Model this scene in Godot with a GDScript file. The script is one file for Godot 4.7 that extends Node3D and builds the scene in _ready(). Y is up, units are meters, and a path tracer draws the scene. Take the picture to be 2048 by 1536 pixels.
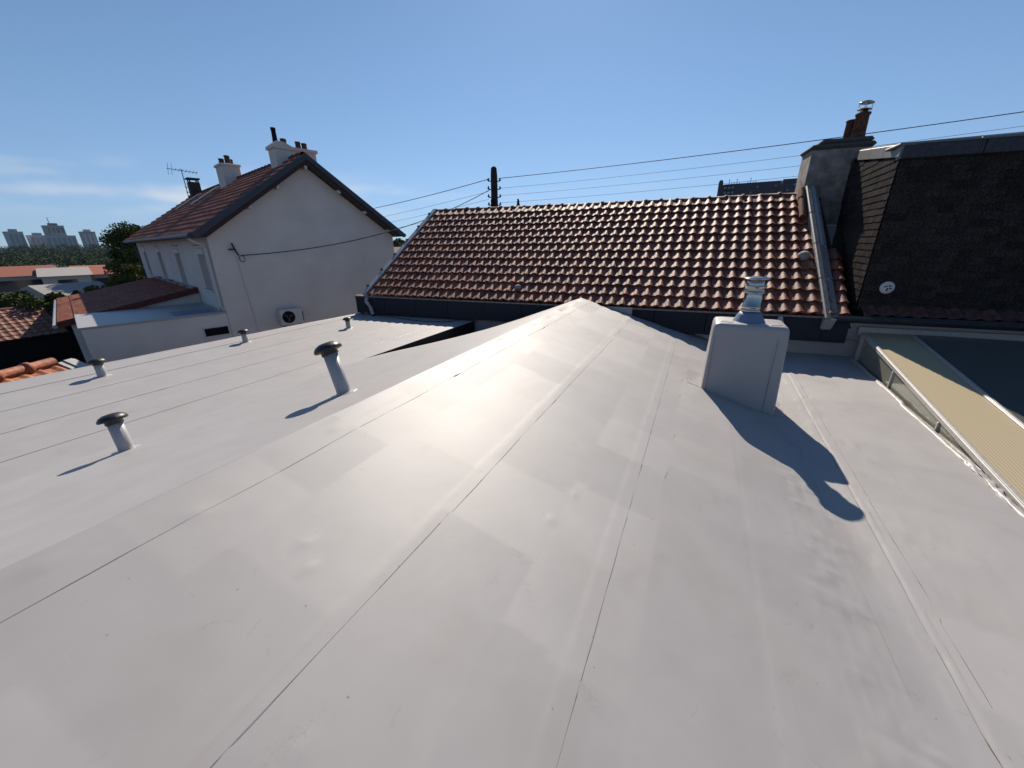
extends Node3D

# ---------------------------------------------------------------- helpers
var rng := RandomNumberGenerator.new()
var used := {}
var M := {}
var nz := FastNoiseLite.new()
var nz2 := FastNoiseLite.new()

func numbered(parent: Node, called: String) -> String:
	var key := str(parent.get_instance_id()) + called
	var k: int = used.get(key, 0)
	used[key] = k + 1
	return called if k == 0 else "%s_%03d" % [called, k]

func tag(o: Node, label: String, category: String, group := "") -> void:
	o.set_meta("label", label)
	o.set_meta("category", category)
	if group != "":
		o.set_meta("group", group)

func thing(called: String, label: String, category: String, xf := Transform3D.IDENTITY, group := "") -> Node3D:
	var o := Node3D.new()
	o.name = numbered(self, called)
	add_child(o, true)
	o.transform = xf
	tag(o, label, category, group)
	return o

func part(called: String, mesh: Mesh, material: Material, parent: Node, xf := Transform3D.IDENTITY) -> MeshInstance3D:
	var o := MeshInstance3D.new()
	o.name = numbered(parent, called)
	o.mesh = mesh
	if material != null:
		o.material_override = material
	parent.add_child(o, true)
	o.transform = xf
	return o

func lin(r: float, g: float, b: float) -> Color:
	return Color(r, g, b).linear_to_srgb()

class Mb:
	var st := SurfaceTool.new()
	var col := Color(1, 1, 1)
	func _init() -> void:
		st.begin(Mesh.PRIMITIVE_TRIANGLES)
		st.set_smooth_group(-1)
	func sg(g: int) -> void:
		st.set_smooth_group(g)
	func v(p: Vector3) -> void:
		st.set_color(col)
		st.set_uv(Vector2(p.x, p.z))
		st.add_vertex(p)
	func tri(a: Vector3, b: Vector3, c: Vector3) -> void:
		v(a); v(c); v(b)
	func quad(a: Vector3, b: Vector3, c: Vector3, d: Vector3) -> void:
		tri(a, b, c)
		tri(a, c, d)
	func box(lo: Vector3, hi: Vector3, xf := Transform3D.IDENTITY) -> void:
		sg(-1)
		var p := []
		for i in 8:
			p.append(xf * Vector3(hi.x if i & 1 else lo.x, hi.y if i & 2 else lo.y, hi.z if i & 4 else lo.z))
		quad(p[4], p[5], p[7], p[6])
		quad(p[1], p[0], p[2], p[3])
		quad(p[5], p[1], p[3], p[7])
		quad(p[0], p[4], p[6], p[2])
		quad(p[6], p[7], p[3], p[2])
		quad(p[0], p[1], p[5], p[4])
	func bbox(lo: Vector3, hi: Vector3, r: float, xf := Transform3D.IDENTITY) -> void:
		# chamfered box
		sg(-1)
		var c := (lo + hi) * 0.5
		var h := (hi - lo) * 0.5
		r = min(r, min(h.x, min(h.y, h.z)) * 0.9)
		var P := func(sx: int, sy: int, sz: int, ax: int) -> Vector3:
			var q := Vector3(sx * (h.x - (0.0 if ax == 0 else r)), sy * (h.y - (0.0 if ax == 1 else r)), sz * (h.z - (0.0 if ax == 2 else r)))
			return xf * (c + q)
		for ax in 3:
			var a1 := (ax + 1) % 3
			var a2 := (ax + 2) % 3
			for s: int in [-1, 1]:
				var pts := []
				for k: Array in [[-1, -1], [1, -1], [1, 1], [-1, 1]]:
					var sv := [0, 0, 0]
					sv[ax] = s; sv[a1] = k[0]; sv[a2] = k[1]
					pts.append(P.call(sv[0], sv[1], sv[2], ax))
				if s > 0:
					quad(pts[0], pts[1], pts[2], pts[3])
				else:
					quad(pts[3], pts[2], pts[1], pts[0])
			# edges along ax
			for s1: int in [-1, 1]:
				for s2: int in [-1, 1]:
					var lo1 := [0, 0, 0]
					lo1[ax] = -1; lo1[a1] = s1; lo1[a2] = s2
					var hi1 := lo1.duplicate()
					hi1[ax] = 1
					var A: Vector3 = P.call(lo1[0], lo1[1], lo1[2], a1)
					var B: Vector3 = P.call(hi1[0], hi1[1], hi1[2], a1)
					var C: Vector3 = P.call(hi1[0], hi1[1], hi1[2], a2)
					var D: Vector3 = P.call(lo1[0], lo1[1], lo1[2], a2)
					if s1 * s2 > 0:
						quad(B, A, D, C)
					else:
						quad(A, B, C, D)
		for sx: int in [-1, 1]:
			for sy: int in [-1, 1]:
				for sz: int in [-1, 1]:
					var a: Vector3 = P.call(sx, sy, sz, 0)
					var b: Vector3 = P.call(sx, sy, sz, 1)
					var d: Vector3 = P.call(sx, sy, sz, 2)
					if sx * sy * sz > 0:
						tri(a, b, d)
					else:
						tri(a, d, b)
	func tube(pts: Array, r: float, n := 8, caps := true, r2 := -1.0) -> void:
		var rings := []
		for i in pts.size():
			var d: Vector3
			if i == 0:
				d = pts[1] - pts[0]
			elif i == pts.size() - 1:
				d = pts[i] - pts[i - 1]
			else:
				d = (pts[i + 1] - pts[i]).normalized() + (pts[i] - pts[i - 1]).normalized()
			d = d.normalized()
			var ref := Vector3.UP if abs(d.y) < 0.9 else Vector3(0.31, 0, 0.95)
			var x := d.cross(ref).normalized()
			var y := d.cross(x).normalized()
			var rr := r if r2 < 0.0 else lerpf(r, r2, float(i) / (pts.size() - 1))
			var ring := []
			for k in n:
				var a := TAU * k / n
				ring.append(pts[i] + (x * cos(a) + y * sin(a)) * rr)
			rings.append(ring)
		sg(1)
		for i in rings.size() - 1:
			for k in n:
				var k2 := (k + 1) % n
				quad(rings[i][k], rings[i][k2], rings[i + 1][k2], rings[i + 1][k])
		if caps:
			sg(-1)
			var e: int = rings.size() - 1
			for k in range(1, n - 1):
				tri(rings[0][0], rings[0][k + 1], rings[0][k])
				tri(rings[e][0], rings[e][k], rings[e][k + 1])
	func lathe(prof: Array, n: int, xf := Transform3D.IDENTITY, smooth := true) -> void:
		for i in prof.size() - 1:
			sg(i + 10 if not smooth else 1)
			var a: Vector2 = prof[i]
			var b: Vector2 = prof[i + 1]
			for k in n:
				var t0 := TAU * k / n
				var t1 := TAU * (k + 1) / n
				var p := xf * Vector3(a.x * cos(t0), a.y, -a.x * sin(t0))
				var q := xf * Vector3(a.x * cos(t1), a.y, -a.x * sin(t1))
				var r := xf * Vector3(b.x * cos(t1), b.y, -b.x * sin(t1))
				var s := xf * Vector3(b.x * cos(t0), b.y, -b.x * sin(t0))
				if a.x > 0.00001:
					tri(p, q, r)
				if b.x > 0.00001:
					tri(p, r, s)
	func prism(poly: PackedVector2Array, z0: float, z1: float, xf := Transform3D.IDENTITY) -> void:
		# poly in the x-y plane, extruded along z
		sg(-1)
		if Geometry2D.is_polygon_clockwise(poly):
			poly.reverse()
		var idx := Geometry2D.triangulate_polygon(poly)
		for i in range(0, idx.size(), 3):
			var a := poly[idx[i]]
			var b := poly[idx[i + 1]]
			var c := poly[idx[i + 2]]
			if (b - a).cross(c - a) < 0.0:
				var t := b
				b = c
				c = t
			tri(xf * Vector3(a.x, a.y, z1), xf * Vector3(b.x, b.y, z1), xf * Vector3(c.x, c.y, z1))
			tri(xf * Vector3(a.x, a.y, z0), xf * Vector3(c.x, c.y, z0), xf * Vector3(b.x, b.y, z0))
		for i in poly.size():
			var a := poly[i]
			var b := poly[(i + 1) % poly.size()]
			quad(xf * Vector3(a.x, a.y, z0), xf * Vector3(b.x, b.y, z0), xf * Vector3(b.x, b.y, z1), xf * Vector3(a.x, a.y, z1))
	func done() -> ArrayMesh:
		st.generate_normals()
		return st.commit()

func boxm(lo: Vector3, hi: Vector3, bevel := 0.0, xf := Transform3D.IDENTITY) -> ArrayMesh:
	var b := Mb.new()
	if bevel > 0.0:
		b.bbox(lo, hi, bevel, xf)
	else:
		b.box(lo, hi, xf)
	return b.done()

func tubem(pts: Array, r: float, n := 8, r2 := -1.0) -> ArrayMesh:
	var b := Mb.new()
	b.tube(pts, r, n, true, r2)
	return b.done()

func lathem(prof: Array, n := 24, xf := Transform3D.IDENTITY, smooth := true) -> ArrayMesh:
	var b := Mb.new()
	b.lathe(prof, n, xf, smooth)
	return b.done()

func prismm(poly: PackedVector2Array, z0: float, z1: float, xf := Transform3D.IDENTITY) -> ArrayMesh:
	var b := Mb.new()
	b.prism(poly, z0, z1, xf)
	return b.done()

func pv(a: Array) -> PackedVector2Array:
	var r := PackedVector2Array()
	for p: Array in a:
		r.append(Vector2(p[0], p[1]))
	return r

# a mesh from a rectangular grid of points with smooth analytic normals
func gridmesh(pts: PackedVector3Array, nor: PackedVector3Array, nu: int, nv: int, uvs := 6.0) -> ArrayMesh:
	var uv := PackedVector2Array()
	uv.resize(pts.size())
	for i in pts.size():
		uv[i] = Vector2(pts[i].x / uvs, pts[i].z / uvs)
	var idx := PackedInt32Array()
	for j in nv - 1:
		for i in nu - 1:
			var a := j * nu + i
			# pts rows run along +x (i) and -z (j): upward face
			idx.append_array([a, a + nu, a + nu + 1, a, a + nu + 1, a + 1])
	var arr := []
	arr.resize(Mesh.ARRAY_MAX)
	arr[Mesh.ARRAY_VERTEX] = pts
	arr[Mesh.ARRAY_NORMAL] = nor
	arr[Mesh.ARRAY_TEX_UV] = uv
	arr[Mesh.ARRAY_INDEX] = idx
	var m := ArrayMesh.new()
	m.add_surface_from_arrays(Mesh.PRIMITIVE_TRIANGLES, arr)
	return m

# ---------------------------------------------------------------- textures
func noise_tex(size: int, freq: float, lo: Color, hi: Color, sd: int, oct := 4, gain := 0.5, contrast := 1.0, normal := 0.0) -> ImageTexture:
	var n := FastNoiseLite.new()
	n.seed = sd
	n.noise_type = FastNoiseLite.TYPE_SIMPLEX_SMOOTH
	n.frequency = freq
	n.fractal_octaves = oct
	n.fractal_gain = gain
	var im := n.get_seamless_image(size, size)
	im.convert(Image.FORMAT_L8)
	if normal > 0.0:
		im.convert(Image.FORMAT_RGBA8)
		im.bump_map_to_normal_map(normal)
		return ImageTexture.create_from_image(im)
	var d := im.get_data()
	var out := PackedByteArray()
	out.resize(size * size * 3)
	for i in d.size():
		var t := clampf((d[i] / 255.0 - 0.5) * contrast + 0.5, 0.0, 1.0)
		out[i * 3] = int(lerpf(lo.r, hi.r, t) * 255.0)
		out[i * 3 + 1] = int(lerpf(lo.g, hi.g, t) * 255.0)
		out[i * 3 + 2] = int(lerpf(lo.b, hi.b, t) * 255.0)
	var im2 := Image.create_from_data(size, size, false, Image.FORMAT_RGB8, out)
	im2.generate_mipmaps()
	return ImageTexture.create_from_image(im2)

func mat(c: Color, rough := 0.8, tex: Texture2D = null, scale := 1.0, metal := 0.0, nrm: Texture2D = null, nscale := 0.5) -> StandardMaterial3D:
	var m := StandardMaterial3D.new()
	m.albedo_color = c
	m.roughness = rough
	m.metallic = metal
	if tex != null:
		m.albedo_texture = tex
	if nrm != null:
		m.normal_enabled = true
		m.normal_texture = nrm
		m.normal_scale = nscale
	if tex != null or nrm != null:
		m.uv1_triplanar = true
		m.uv1_world_triplanar = true
		m.uv1_scale = Vector3(scale, scale, scale)
	return m

# the membrane's own marks: faint scuffs, foot marks, dusty patches and specks
func membrane_texture() -> ImageTexture:
	var S := 1024
	var a := FastNoiseLite.new()
	a.seed = 5; a.frequency = 0.012; a.fractal_octaves = 5
	var b := FastNoiseLite.new()
	b.seed = 11; b.frequency = 0.006; b.fractal_octaves = 3
	var da := a.get_seamless_image(S, S).get_data()
	var db := b.get_seamless_image(S, S).get_data()
	var out := PackedByteArray()
	out.resize(S * S * 3)
	for i in S * S:
		var t := da[i] / 255.0
		var s := clampf((db[i] / 255.0 - 0.58) * 5.0, 0.0, 1.0)
		var base := 244.0 + (t - 0.5) * 12.0
		out[i * 3] = int(clampf(base - s * 2.0, 0, 255))
		out[i * 3 + 1] = int(clampf(base - s * 3.5, 0, 255))
		out[i * 3 + 2] = int(clampf(base - s * 5.0, 0, 255))
	var im := Image.create_from_data(S, S, false, Image.FORMAT_RGB8, out)
	var r := RandomNumberGenerator.new()
	r.seed = 77
	var dab := func(x: int, y: int, k: float) -> void:
		x = posmod(x, S); y = posmod(y, S)
		var c := im.get_pixel(x, y)
		im.set_pixel(x, y, Color(c.r * k, c.g * k * 0.998, c.b * k * 0.992))
	for i in 420:      # short scuffs
		var p := Vector2(r.randf() * S, r.randf() * S)
		var ang := r.randf() * TAU
		var curve := r.randf_range(-0.06, 0.06)
		var k := 1.0 - r.randf_range(0.01, 0.045)
		if r.randf() < 0.25:
			k = 1.0 + r.randf_range(0.01, 0.03)
		for s in r.randi_range(3, 15):
			dab.call(int(p.x), int(p.y), k)
			if r.randf() < 0.5:
				dab.call(int(p.x) + 1, int(p.y), 1.0 - (1.0 - k) * 0.6)
			ang += curve
			p += Vector2(cos(ang), sin(ang))
	for i in 90:       # dark specks of grit
		var x := r.randi_range(0, S - 1)
		var y := r.randi_range(0, S - 1)
		dab.call(x, y, r.randf_range(0.5, 0.8))
	for i in 46:       # sole-shaped dusty smudges, grainy
		var p := Vector2(r.randf() * S, r.randf() * S)
		var ang := r.randf() * TAU
		for s in 220:
			var q := Vector2(r.randfn(0, 9.0), r.randfn(0, 3.5)).rotated(ang) + p
			dab.call(int(q.x), int(q.y), 1.0 - r.randf_range(0.0, 0.035))
	im.generate_mipmaps()
	return ImageTexture.create_from_image(im)

func make_sky() -> PanoramaSkyMaterial:
	var W := 1024
	var H := 512
	var im := Image.create(W, H, false, Image.FORMAT_RGBF)
	var sun := sun_dir()
	var cn := FastNoiseLite.new()
	cn.seed = 21; cn.frequency = 1.0; cn.fractal_octaves = 5
	for j in H:
		var el := (0.5 - (j + 0.5) / H) * PI
		var se := sin(el)
		var ce := cos(el)
		for i in W:
			var az := wrapf((i + 0.5) / W * TAU, -PI, PI)      # 0 = -Z, right positive
			var d := Vector3(sin(az) * ce, se, -cos(az) * ce)
			var e := maxf(se, 0.0)
			var cg := d.dot(sun)
			# clear air: pale at the horizon, deep blue overhead, brighter towards the sun
			var t := exp(-e * 2.6)
			var t2 := exp(-e * 15.0)
			var c := Vector3(0.030, 0.090, 0.27).lerp(Vector3(0.46, 0.80, 1.30), t)
			c = c.lerp(Vector3(0.58, 0.80, 0.93), t2)
			var ph := 0.56 + 0.19 * cg * cg + 0.27 * pow(maxf(0.0, 0.5 + 0.5 * cg), 4.0)
			c *= ph
			c += Vector3(0.20, 0.23, 0.26) * exp(-acos(clampf(cg, -1, 1)) * 5.0)
			# thin high streaks of cloud, low over the horizon
			if se > 0.0 and se < 0.4:
				var q := Vector3(sin(az) * 2.4, 0, -cos(az) * 2.4)
				var n := cn.get_noise_3d(q.x * 1.3, el * 26.0 + 0.35 * sin(az * 3.0), q.z * 1.3)
				var band := smoothstep(0.04, 0.08, el) * (1.0 - smoothstep(0.11, 0.15, el))
				var far := smoothstep(0.55, 1.05, -az) * (1.0 - smoothstep(2.4, 2.9, -az))
				var k := clampf((n + 0.16) * 2.2, 0.0, 1.0) * band * lerpf(0.12, 1.0, far) * 0.85
				c = c.lerp(Vector3(0.86, 0.90, 0.96) * (0.62 + 0.3 * ph), k)
			if se < 0.0:
				c = c.lerp(Vector3(0.10, 0.10, 0.10), clampf(-se * 6.0, 0, 1))
			c *= 0.78
			im.set_pixel(i, j, Color(c.x, c.y, c.z))
	var m := PanoramaSkyMaterial.new()
	m.panorama = ImageTexture.create_from_image(im)
	return m

const SUN_EL := 37.8
const SUN_AZ := -19.0      # degrees to the right of -Z
func sun_dir() -> Vector3:
	var e := deg_to_rad(SUN_EL)
	var a := deg_to_rad(SUN_AZ)
	return Vector3(sin(a) * cos(e), sin(e), -cos(a) * cos(e))

# ---------------------------------------------------------------- the scene
func _ready() -> void:
	rng.seed = 4242
	nz.seed = 3; nz.frequency = 1.0; nz.fractal_octaves = 3
	nz2.seed = 9; nz2.frequency = 1.0; nz2.fractal_octaves = 2
	var cam := Camera3D.new()
	cam.name = "camera"
	cam.fov = 90.0
	cam.near = 0.05
	cam.far = 4000.0
	cam.rotation = Vector3(deg_to_rad(-20.227), deg_to_rad(25.44), deg_to_rad(-0.6875))
	add_child(cam)
	cam.current = true
	var we := WorldEnvironment.new()
	we.name = "environment"
	var env := Environment.new()
	env.background_mode = Environment.BG_SKY
	var sky := Sky.new()
	sky.sky_material = make_sky()
	env.sky = sky
	env.tonemap_mode = Environment.TONE_MAPPER_LINEAR
	env.tonemap_exposure = 1.3
	env.sdfgi_enabled = true
	env.ssao_enabled = true
	env.ssil_enabled = true
	env.fog_enabled = true
	env.fog_density = 0.00012
	env.fog_light_color = Color(0.62, 0.72, 0.85)
	we.environment = env
	add_child(we)
	var sun := DirectionalLight3D.new()
	sun.name = "sun"
	sun.light_energy = 1.6
	sun.light_color = Color(1.0, 0.955, 0.89)
	sun.light_angular_distance = 0.5
	sun.shadow_enabled = true
	add_child(sun)
	sun.look_at_from_position(sun_dir() * 50.0, Vector3.ZERO, Vector3.UP)

	materials()
	ground()
	pitched_roof()
	flat_roof()
	tile_house()
	slate_extension()
	veranda()
	neighbour_house()
	box_chimney()
	vents()
	pole_and_wires()
	left_roofs()
	background()

func materials() -> void:
	var grime := noise_tex(512, 0.02, Color(0.72, 0.72, 0.70), Color(1, 1, 1), 2, 5, 0.6, 1.6)
	var fine := noise_tex(512, 0.06, Color(0.86, 0.86, 0.86), Color(1, 1, 1), 4, 4, 0.6, 1.5)
	var tilet := noise_tex(512, 0.018, Color(0.55, 0.52, 0.50), Color(1, 1, 1), 8, 6, 0.65, 2.0)
	var bumpy := noise_tex(512, 0.05, Color.BLACK, Color.WHITE, 14, 5, 0.6, 1.0, 3.0)
	var slatet := noise_tex(512, 0.03, Color(0.6, 0.6, 0.6), Color(1, 1, 1), 31, 5, 0.6, 2.0)
	var plaster := noise_tex(512, 0.012, Color(0.93, 0.925, 0.92), Color(1, 1, 1), 6, 6, 0.6, 1.3)
	M.membrane = StandardMaterial3D.new()
	M.membrane.albedo_color = lin(0.345, 0.329, 0.324)
	M.membrane.albedo_texture = membrane_texture()
	M.membrane.roughness = 0.60
	M.membrane.metallic_specular = 0.62
	M.membrane_plain = mat(lin(0.335, 0.322, 0.318), 0.45)
	M.bead = mat(lin(0.17, 0.165, 0.16), 0.4)
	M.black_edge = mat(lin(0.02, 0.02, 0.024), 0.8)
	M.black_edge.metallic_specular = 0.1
	M.white_wall = mat(lin(0.48, 0.45, 0.44), 0.9, plaster, 0.2)
	M.house_wall = mat(lin(0.66, 0.60, 0.555), 0.92, plaster, 0.12)
	M.tile = mat(Color(1, 1, 1), 0.62, tilet, 1.1, 0.0, bumpy, 0.4)
	M.tile.vertex_color_use_as_albedo = true
	M.ridge_tile = mat(lin(0.16, 0.06, 0.038), 0.75, tilet, 1.3, 0.0, bumpy, 0.4)
	M.orange_tile = mat(Color(1, 1, 1), 0.7, tilet, 0.9, 0.0, bumpy, 0.3)
	M.orange_tile.vertex_color_use_as_albedo = true
	M.zinc = mat(lin(0.42, 0.405, 0.39), 0.45, fine, 0.8, 0.2)
	M.zinc_old = mat(lin(0.26, 0.25, 0.24), 0.55, grime, 0.9, 0.15)
	M.zinc_mid = mat(lin(0.17, 0.165, 0.16), 0.5, fine, 1.0, 0.2)
	M.zinc_dark = mat(lin(0.035, 0.04, 0.055), 0.5, grime, 1.0, 0.2)
	M.gutter_edge = mat(lin(0.30, 0.25, 0.24), 0.5, grime, 1.5, 0.2)
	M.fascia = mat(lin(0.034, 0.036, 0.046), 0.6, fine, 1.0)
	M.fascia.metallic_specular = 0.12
	M.slate = mat(Color(1, 1, 1), 0.62, slatet, 1.4, 0.0, bumpy, 0.4)
	M.slate.vertex_color_use_as_albedo = true
	M.slate.metallic_specular = 0.1
	M.cement = mat(lin(0.32, 0.295, 0.28), 0.95, grime, 0.3)
	M.mortar = mat(lin(0.09, 0.085, 0.08), 0.95, grime, 2.0, 0.0, bumpy, 1.0)
	M.terracotta = mat(lin(0.22, 0.075, 0.04), 0.8, tilet, 1.5, 0.0, bumpy, 0.4)
	M.old_pot = mat(lin(0.13, 0.05, 0.03), 0.85, tilet, 0.8)
	M.soot_pot = mat(lin(0.10, 0.04, 0.025), 0.85, tilet, 1.5)
	M.steel = mat(lin(0.50, 0.46, 0.41), 0.16, null, 1.0, 1.0)
	M.lead = mat(lin(0.16, 0.22, 0.32), 0.5, fine, 2.0)
	M.black_plastic = mat(lin(0.012, 0.012, 0.013), 0.45)
	M.pvc = mat(lin(0.42, 0.41, 0.42), 0.45, fine, 2.0)
	M.pipe_white = mat(lin(0.45, 0.45, 0.47), 0.45, grime, 2.0)
	M.navy_board = mat(lin(0.035, 0.042, 0.06), 0.5, fine, 1.0)
	M.white_paint = mat(lin(0.62, 0.60, 0.57), 0.6, fine, 1.0)
	M.dark = mat(lin(0.010, 0.010, 0.012), 0.85)
	M.dark.metallic_specular = 0.15
	M.window_glass = mat(lin(0.02, 0.025, 0.03), 0.08)
	M.cream = mat(lin(0.43, 0.355, 0.225), 0.45)
	M.smoked = mat(lin(0.10, 0.105, 0.095), 0.25)
	M.alu = mat(lin(0.46, 0.44, 0.41), 0.42, fine, 0.5)
	M.glass_side = StandardMaterial3D.new()
	M.glass_side.albedo_color = Color(0.62, 0.62, 0.55, 0.55)
	M.glass_side.transparency = BaseMaterial3D.TRANSPARENCY_ALPHA
	M.glass_side.roughness = 0.15
	M.wood_pole = mat(lin(0.035, 0.022, 0.016), 0.9, tilet, 2.0)
	M.wire = mat(lin(0.02, 0.02, 0.022), 0.6)
	M.red_board = mat(lin(0.20, 0.03, 0.015), 0.7, tilet, 1.0)
	M.ground = mat(lin(0.10, 0.10, 0.085), 0.95, grime, 0.05)
	M.far_white = mat(lin(0.42, 0.41, 0.40), 0.9)
	M.far_grey = mat(lin(0.26, 0.255, 0.25), 0.9)
	M.block = mat(lin(0.02, 0.018, 0.032), 0.9)
	M.block.metallic_specular = 0.1
	M.block_light = mat(lin(0.16, 0.16, 0.20), 0.8)
	M.leaf = mat(Color(1, 1, 1), 0.7)
	M.leaf.vertex_color_use_as_albedo = true
	M.leaf.metallic_specular = 0.15
	M.leaf.backlight_enabled = true
	M.leaf.backlight = Color(0.25, 0.32, 0.08)
	M.bark = mat(lin(0.05, 0.035, 0.025), 0.95)
	M.cable = mat(lin(0.015, 0.015, 0.018), 0.6)
	M.orange_ridge = mat(lin(0.42, 0.125, 0.055), 0.7, tilet, 1.2, 0.0, bumpy, 0.3)
	M.far_tower = mat(lin(0.12, 0.12, 0.13), 0.9)
	M.hill = mat(lin(0.025, 0.035, 0.014), 0.95)
	M.hill.metallic_specular = 0.1
	M.brick_dark = mat(lin(0.06, 0.035, 0.028), 0.9, grime, 2.0)

func ground() -> void:
	var g := part("ground", boxm(Vector3(-1000, -6.4, -1000), Vector3(1000, -6.0, 600)), M.ground, self)
	g.set_meta("kind", "structure")

# ------------------------------------------------ the roof the photographer stands on
const RX := -2.35          # ridge
const RY := -1.195
const VX := 1.42           # valley
func gut_z(x: float) -> float:
	return -8.22 - (x + 8.87) * 0.0734

var board_h := {}
func corner_h(i: int, j: int) -> float:
	var h := hash(Vector2i(i * 7919 + 13, j * 104729 + 7))
	return (float(h % 1000) / 1000.0 - 0.5) * 2.0
var hold := false
var hold_i := 0
var hold_j := 0
func boards(x: float, z: float) -> float:
	# insulation boards under the sheet, 0.6 m wide in broken bond, each lying in a plane of its own
	var gx := (x + 12.03) / 0.6
	var ci := int(floor(gx))
	if hold:
		ci = hold_i
	var gz := (z + 40.0 + 0.21 * (ci % 3)) / 0.64
	var cj := int(floor(gz))
	if hold:
		cj = hold_j
	else:
		hold_i = ci
		hold_j = cj
	return corner_h(ci, cj) * (gx - ci - 0.5) * 0.021 + corner_h(ci + 991, cj + 57) * (gz - cj - 0.5) * 0.013
const DENTS := [[-2.13, -0.75, 0.045, 0.007], [-2.27, -0.28, 0.04, 0.005], [-1.62, -0.95, 0.028, 0.0045], [-1.50, -0.86, 0.026, 0.0045], [-2.2, -1.7, 0.04, 0.004], [-0.66, -1.95, 0.03, 0.004], [-0.62, -2.3, 0.03, 0.004], [0.45, -3.2, 0.03, 0.003], [-1.0, -0.4, 0.03, 0.003]]
func valley_floor(z: float) -> float:
	return lerpf(-2.33, -2.16, clampf((-z - 3.0) / 6.2, -0.5, 1.05))
func roof_base(x: float, z: float) -> float:
	var d := (-1.9 - 0.3 * x) - valley_floor(z)
	return valley_floor(z) + 0.5 * (d + sqrt(d * d + 0.0012))
func slope_h(x: float, z: float) -> float:
	var y := roof_base(x, z)
	y += boards(x, z) * smoothstep(RX, RX + 0.10, x)
	y += nz.get_noise_2d(x * 1.3, z * 0.9) * 0.0008 + nz2.get_noise_2d(x * 9.0, z * 7.0) * 0.0002
	for d: Array in DENTS:
		var r2: float = pow((x - d[0]) / d[2], 2.0) + pow((z - d[1]) / (d[2] * 1.6), 2.0)
		if r2 < 9.0:
			y += 0.6 * d[3] * exp(-r2)
	# slack sheet above the valley: long ripples
	var k := smoothstep(0.80, 1.1, x) * (1.0 - smoothstep(1.25, 1.45, x))
	if k > 0.0:
		var a := smoothstep(0.05, 0.5, nz.get_noise_2d(x * 1.2 + 31.0, z * 2.3))
		y += k * (a * 0.005 + nz2.get_noise_2d(x * 9.0 - z * 1.0, z * 3.0) * 0.0026)
	return y

func sheet(x0: float, x1: float, z0: Callable, z1: Callable, hf: Callable, lap: float, nu: int, nv: int) -> ArrayMesh:
	# one strip of membrane from x0 to x1; its x1 edge lies lap metres above the next strip
	var pts := PackedVector3Array()
	var nor := PackedVector3Array()
	var rows := nv
	for j in rows:
		for i in nu + 1:
			var fx := float(i) / (nu - 1)
			var edge := i == nu
			if edge:
				fx = 1.0
			var x := lerpf(x0, x1, fx)
			var z := lerpf(z0.call(x), z1.call(x), float(j) / (rows - 1))
			var H := func(xx: float, zz: float) -> float:
				var w := 0.012 * nz2.get_noise_2d(xx * 2.0, zz * 6.0)
				return hf.call(xx, zz) + lap * smoothstep(x1 - 0.115 + w, x1 - 0.085 + w, xx)
			hold = false
			var y: float = H.call(x, z)
			hold = true
			var e := 0.012
			var xa: float = minf(x, x1 - 0.001)
			var n := Vector3(-(H.call(xa, z) - H.call(xa - e, z)) / e, 1.0, -(H.call(x, z + e) - H.call(x, z - e)) / (2.0 * e)).normalized()
			hold = false
			if edge:
				y -= lap + 0.007
				n = Vector3(1, 0.1, 0).normalized()
			pts.append(Vector3(x, y, z))
			nor.append(n)
	# give the lap edge its own normals: repeat the last top column
	return gridmesh(pts, nor, nu + 1, rows)

func bead_strip(x: float, z0: float, z1: float, hf: Callable, w := 0.0042, h := 0.0038) -> ArrayMesh:
	var b := Mb.new()
	var n := 90
	for j in n:
		var za := lerpf(z0, z1, float(j) / n)
		var zb := lerpf(z0, z1, float(j + 1) / n)
		var xa := x + 0.005 * nz2.get_noise_2d(3.0, za * 1.5)
		var xb := x + 0.005 * nz2.get_noise_2d(3.0, zb * 1.5)
		var ya: float = hf.call(xa + 0.01, za)
		var yb: float = hf.call(xb + 0.01, zb)
		b.sg(1)
		b.quad(Vector3(xa, ya + h, za), Vector3(xa + w * 0.6, ya + h * 0.7, za), Vector3(xb + w * 0.6, yb + h * 0.7, zb), Vector3(xb, yb + h, zb))
		b.quad(Vector3(xa + w * 0.6, ya + h * 0.7, za), Vector3(xa + w, ya - 0.004, za), Vector3(xb + w, yb - 0.004, zb), Vector3(xb + w * 0.6, yb + h * 0.7, zb))
	return b.done()

func left_h(x: float, z: float) -> float:
	var s := clampf((RX - x) / 2.8, 0.0, 1.0)
	var yo := lerpf(-1.894, -2.24, smoothstep(-4.4, -8.8, z))
	var y := lerpf(RY, yo, s)
	y += (boards(x + 3.1, z) * 0.5 + nz.get_noise_2d(x * 1.5, z * 1.2) * 0.002) * (1.0 - s) * smoothstep(RX, RX - 0.10, x)
	return y

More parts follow.
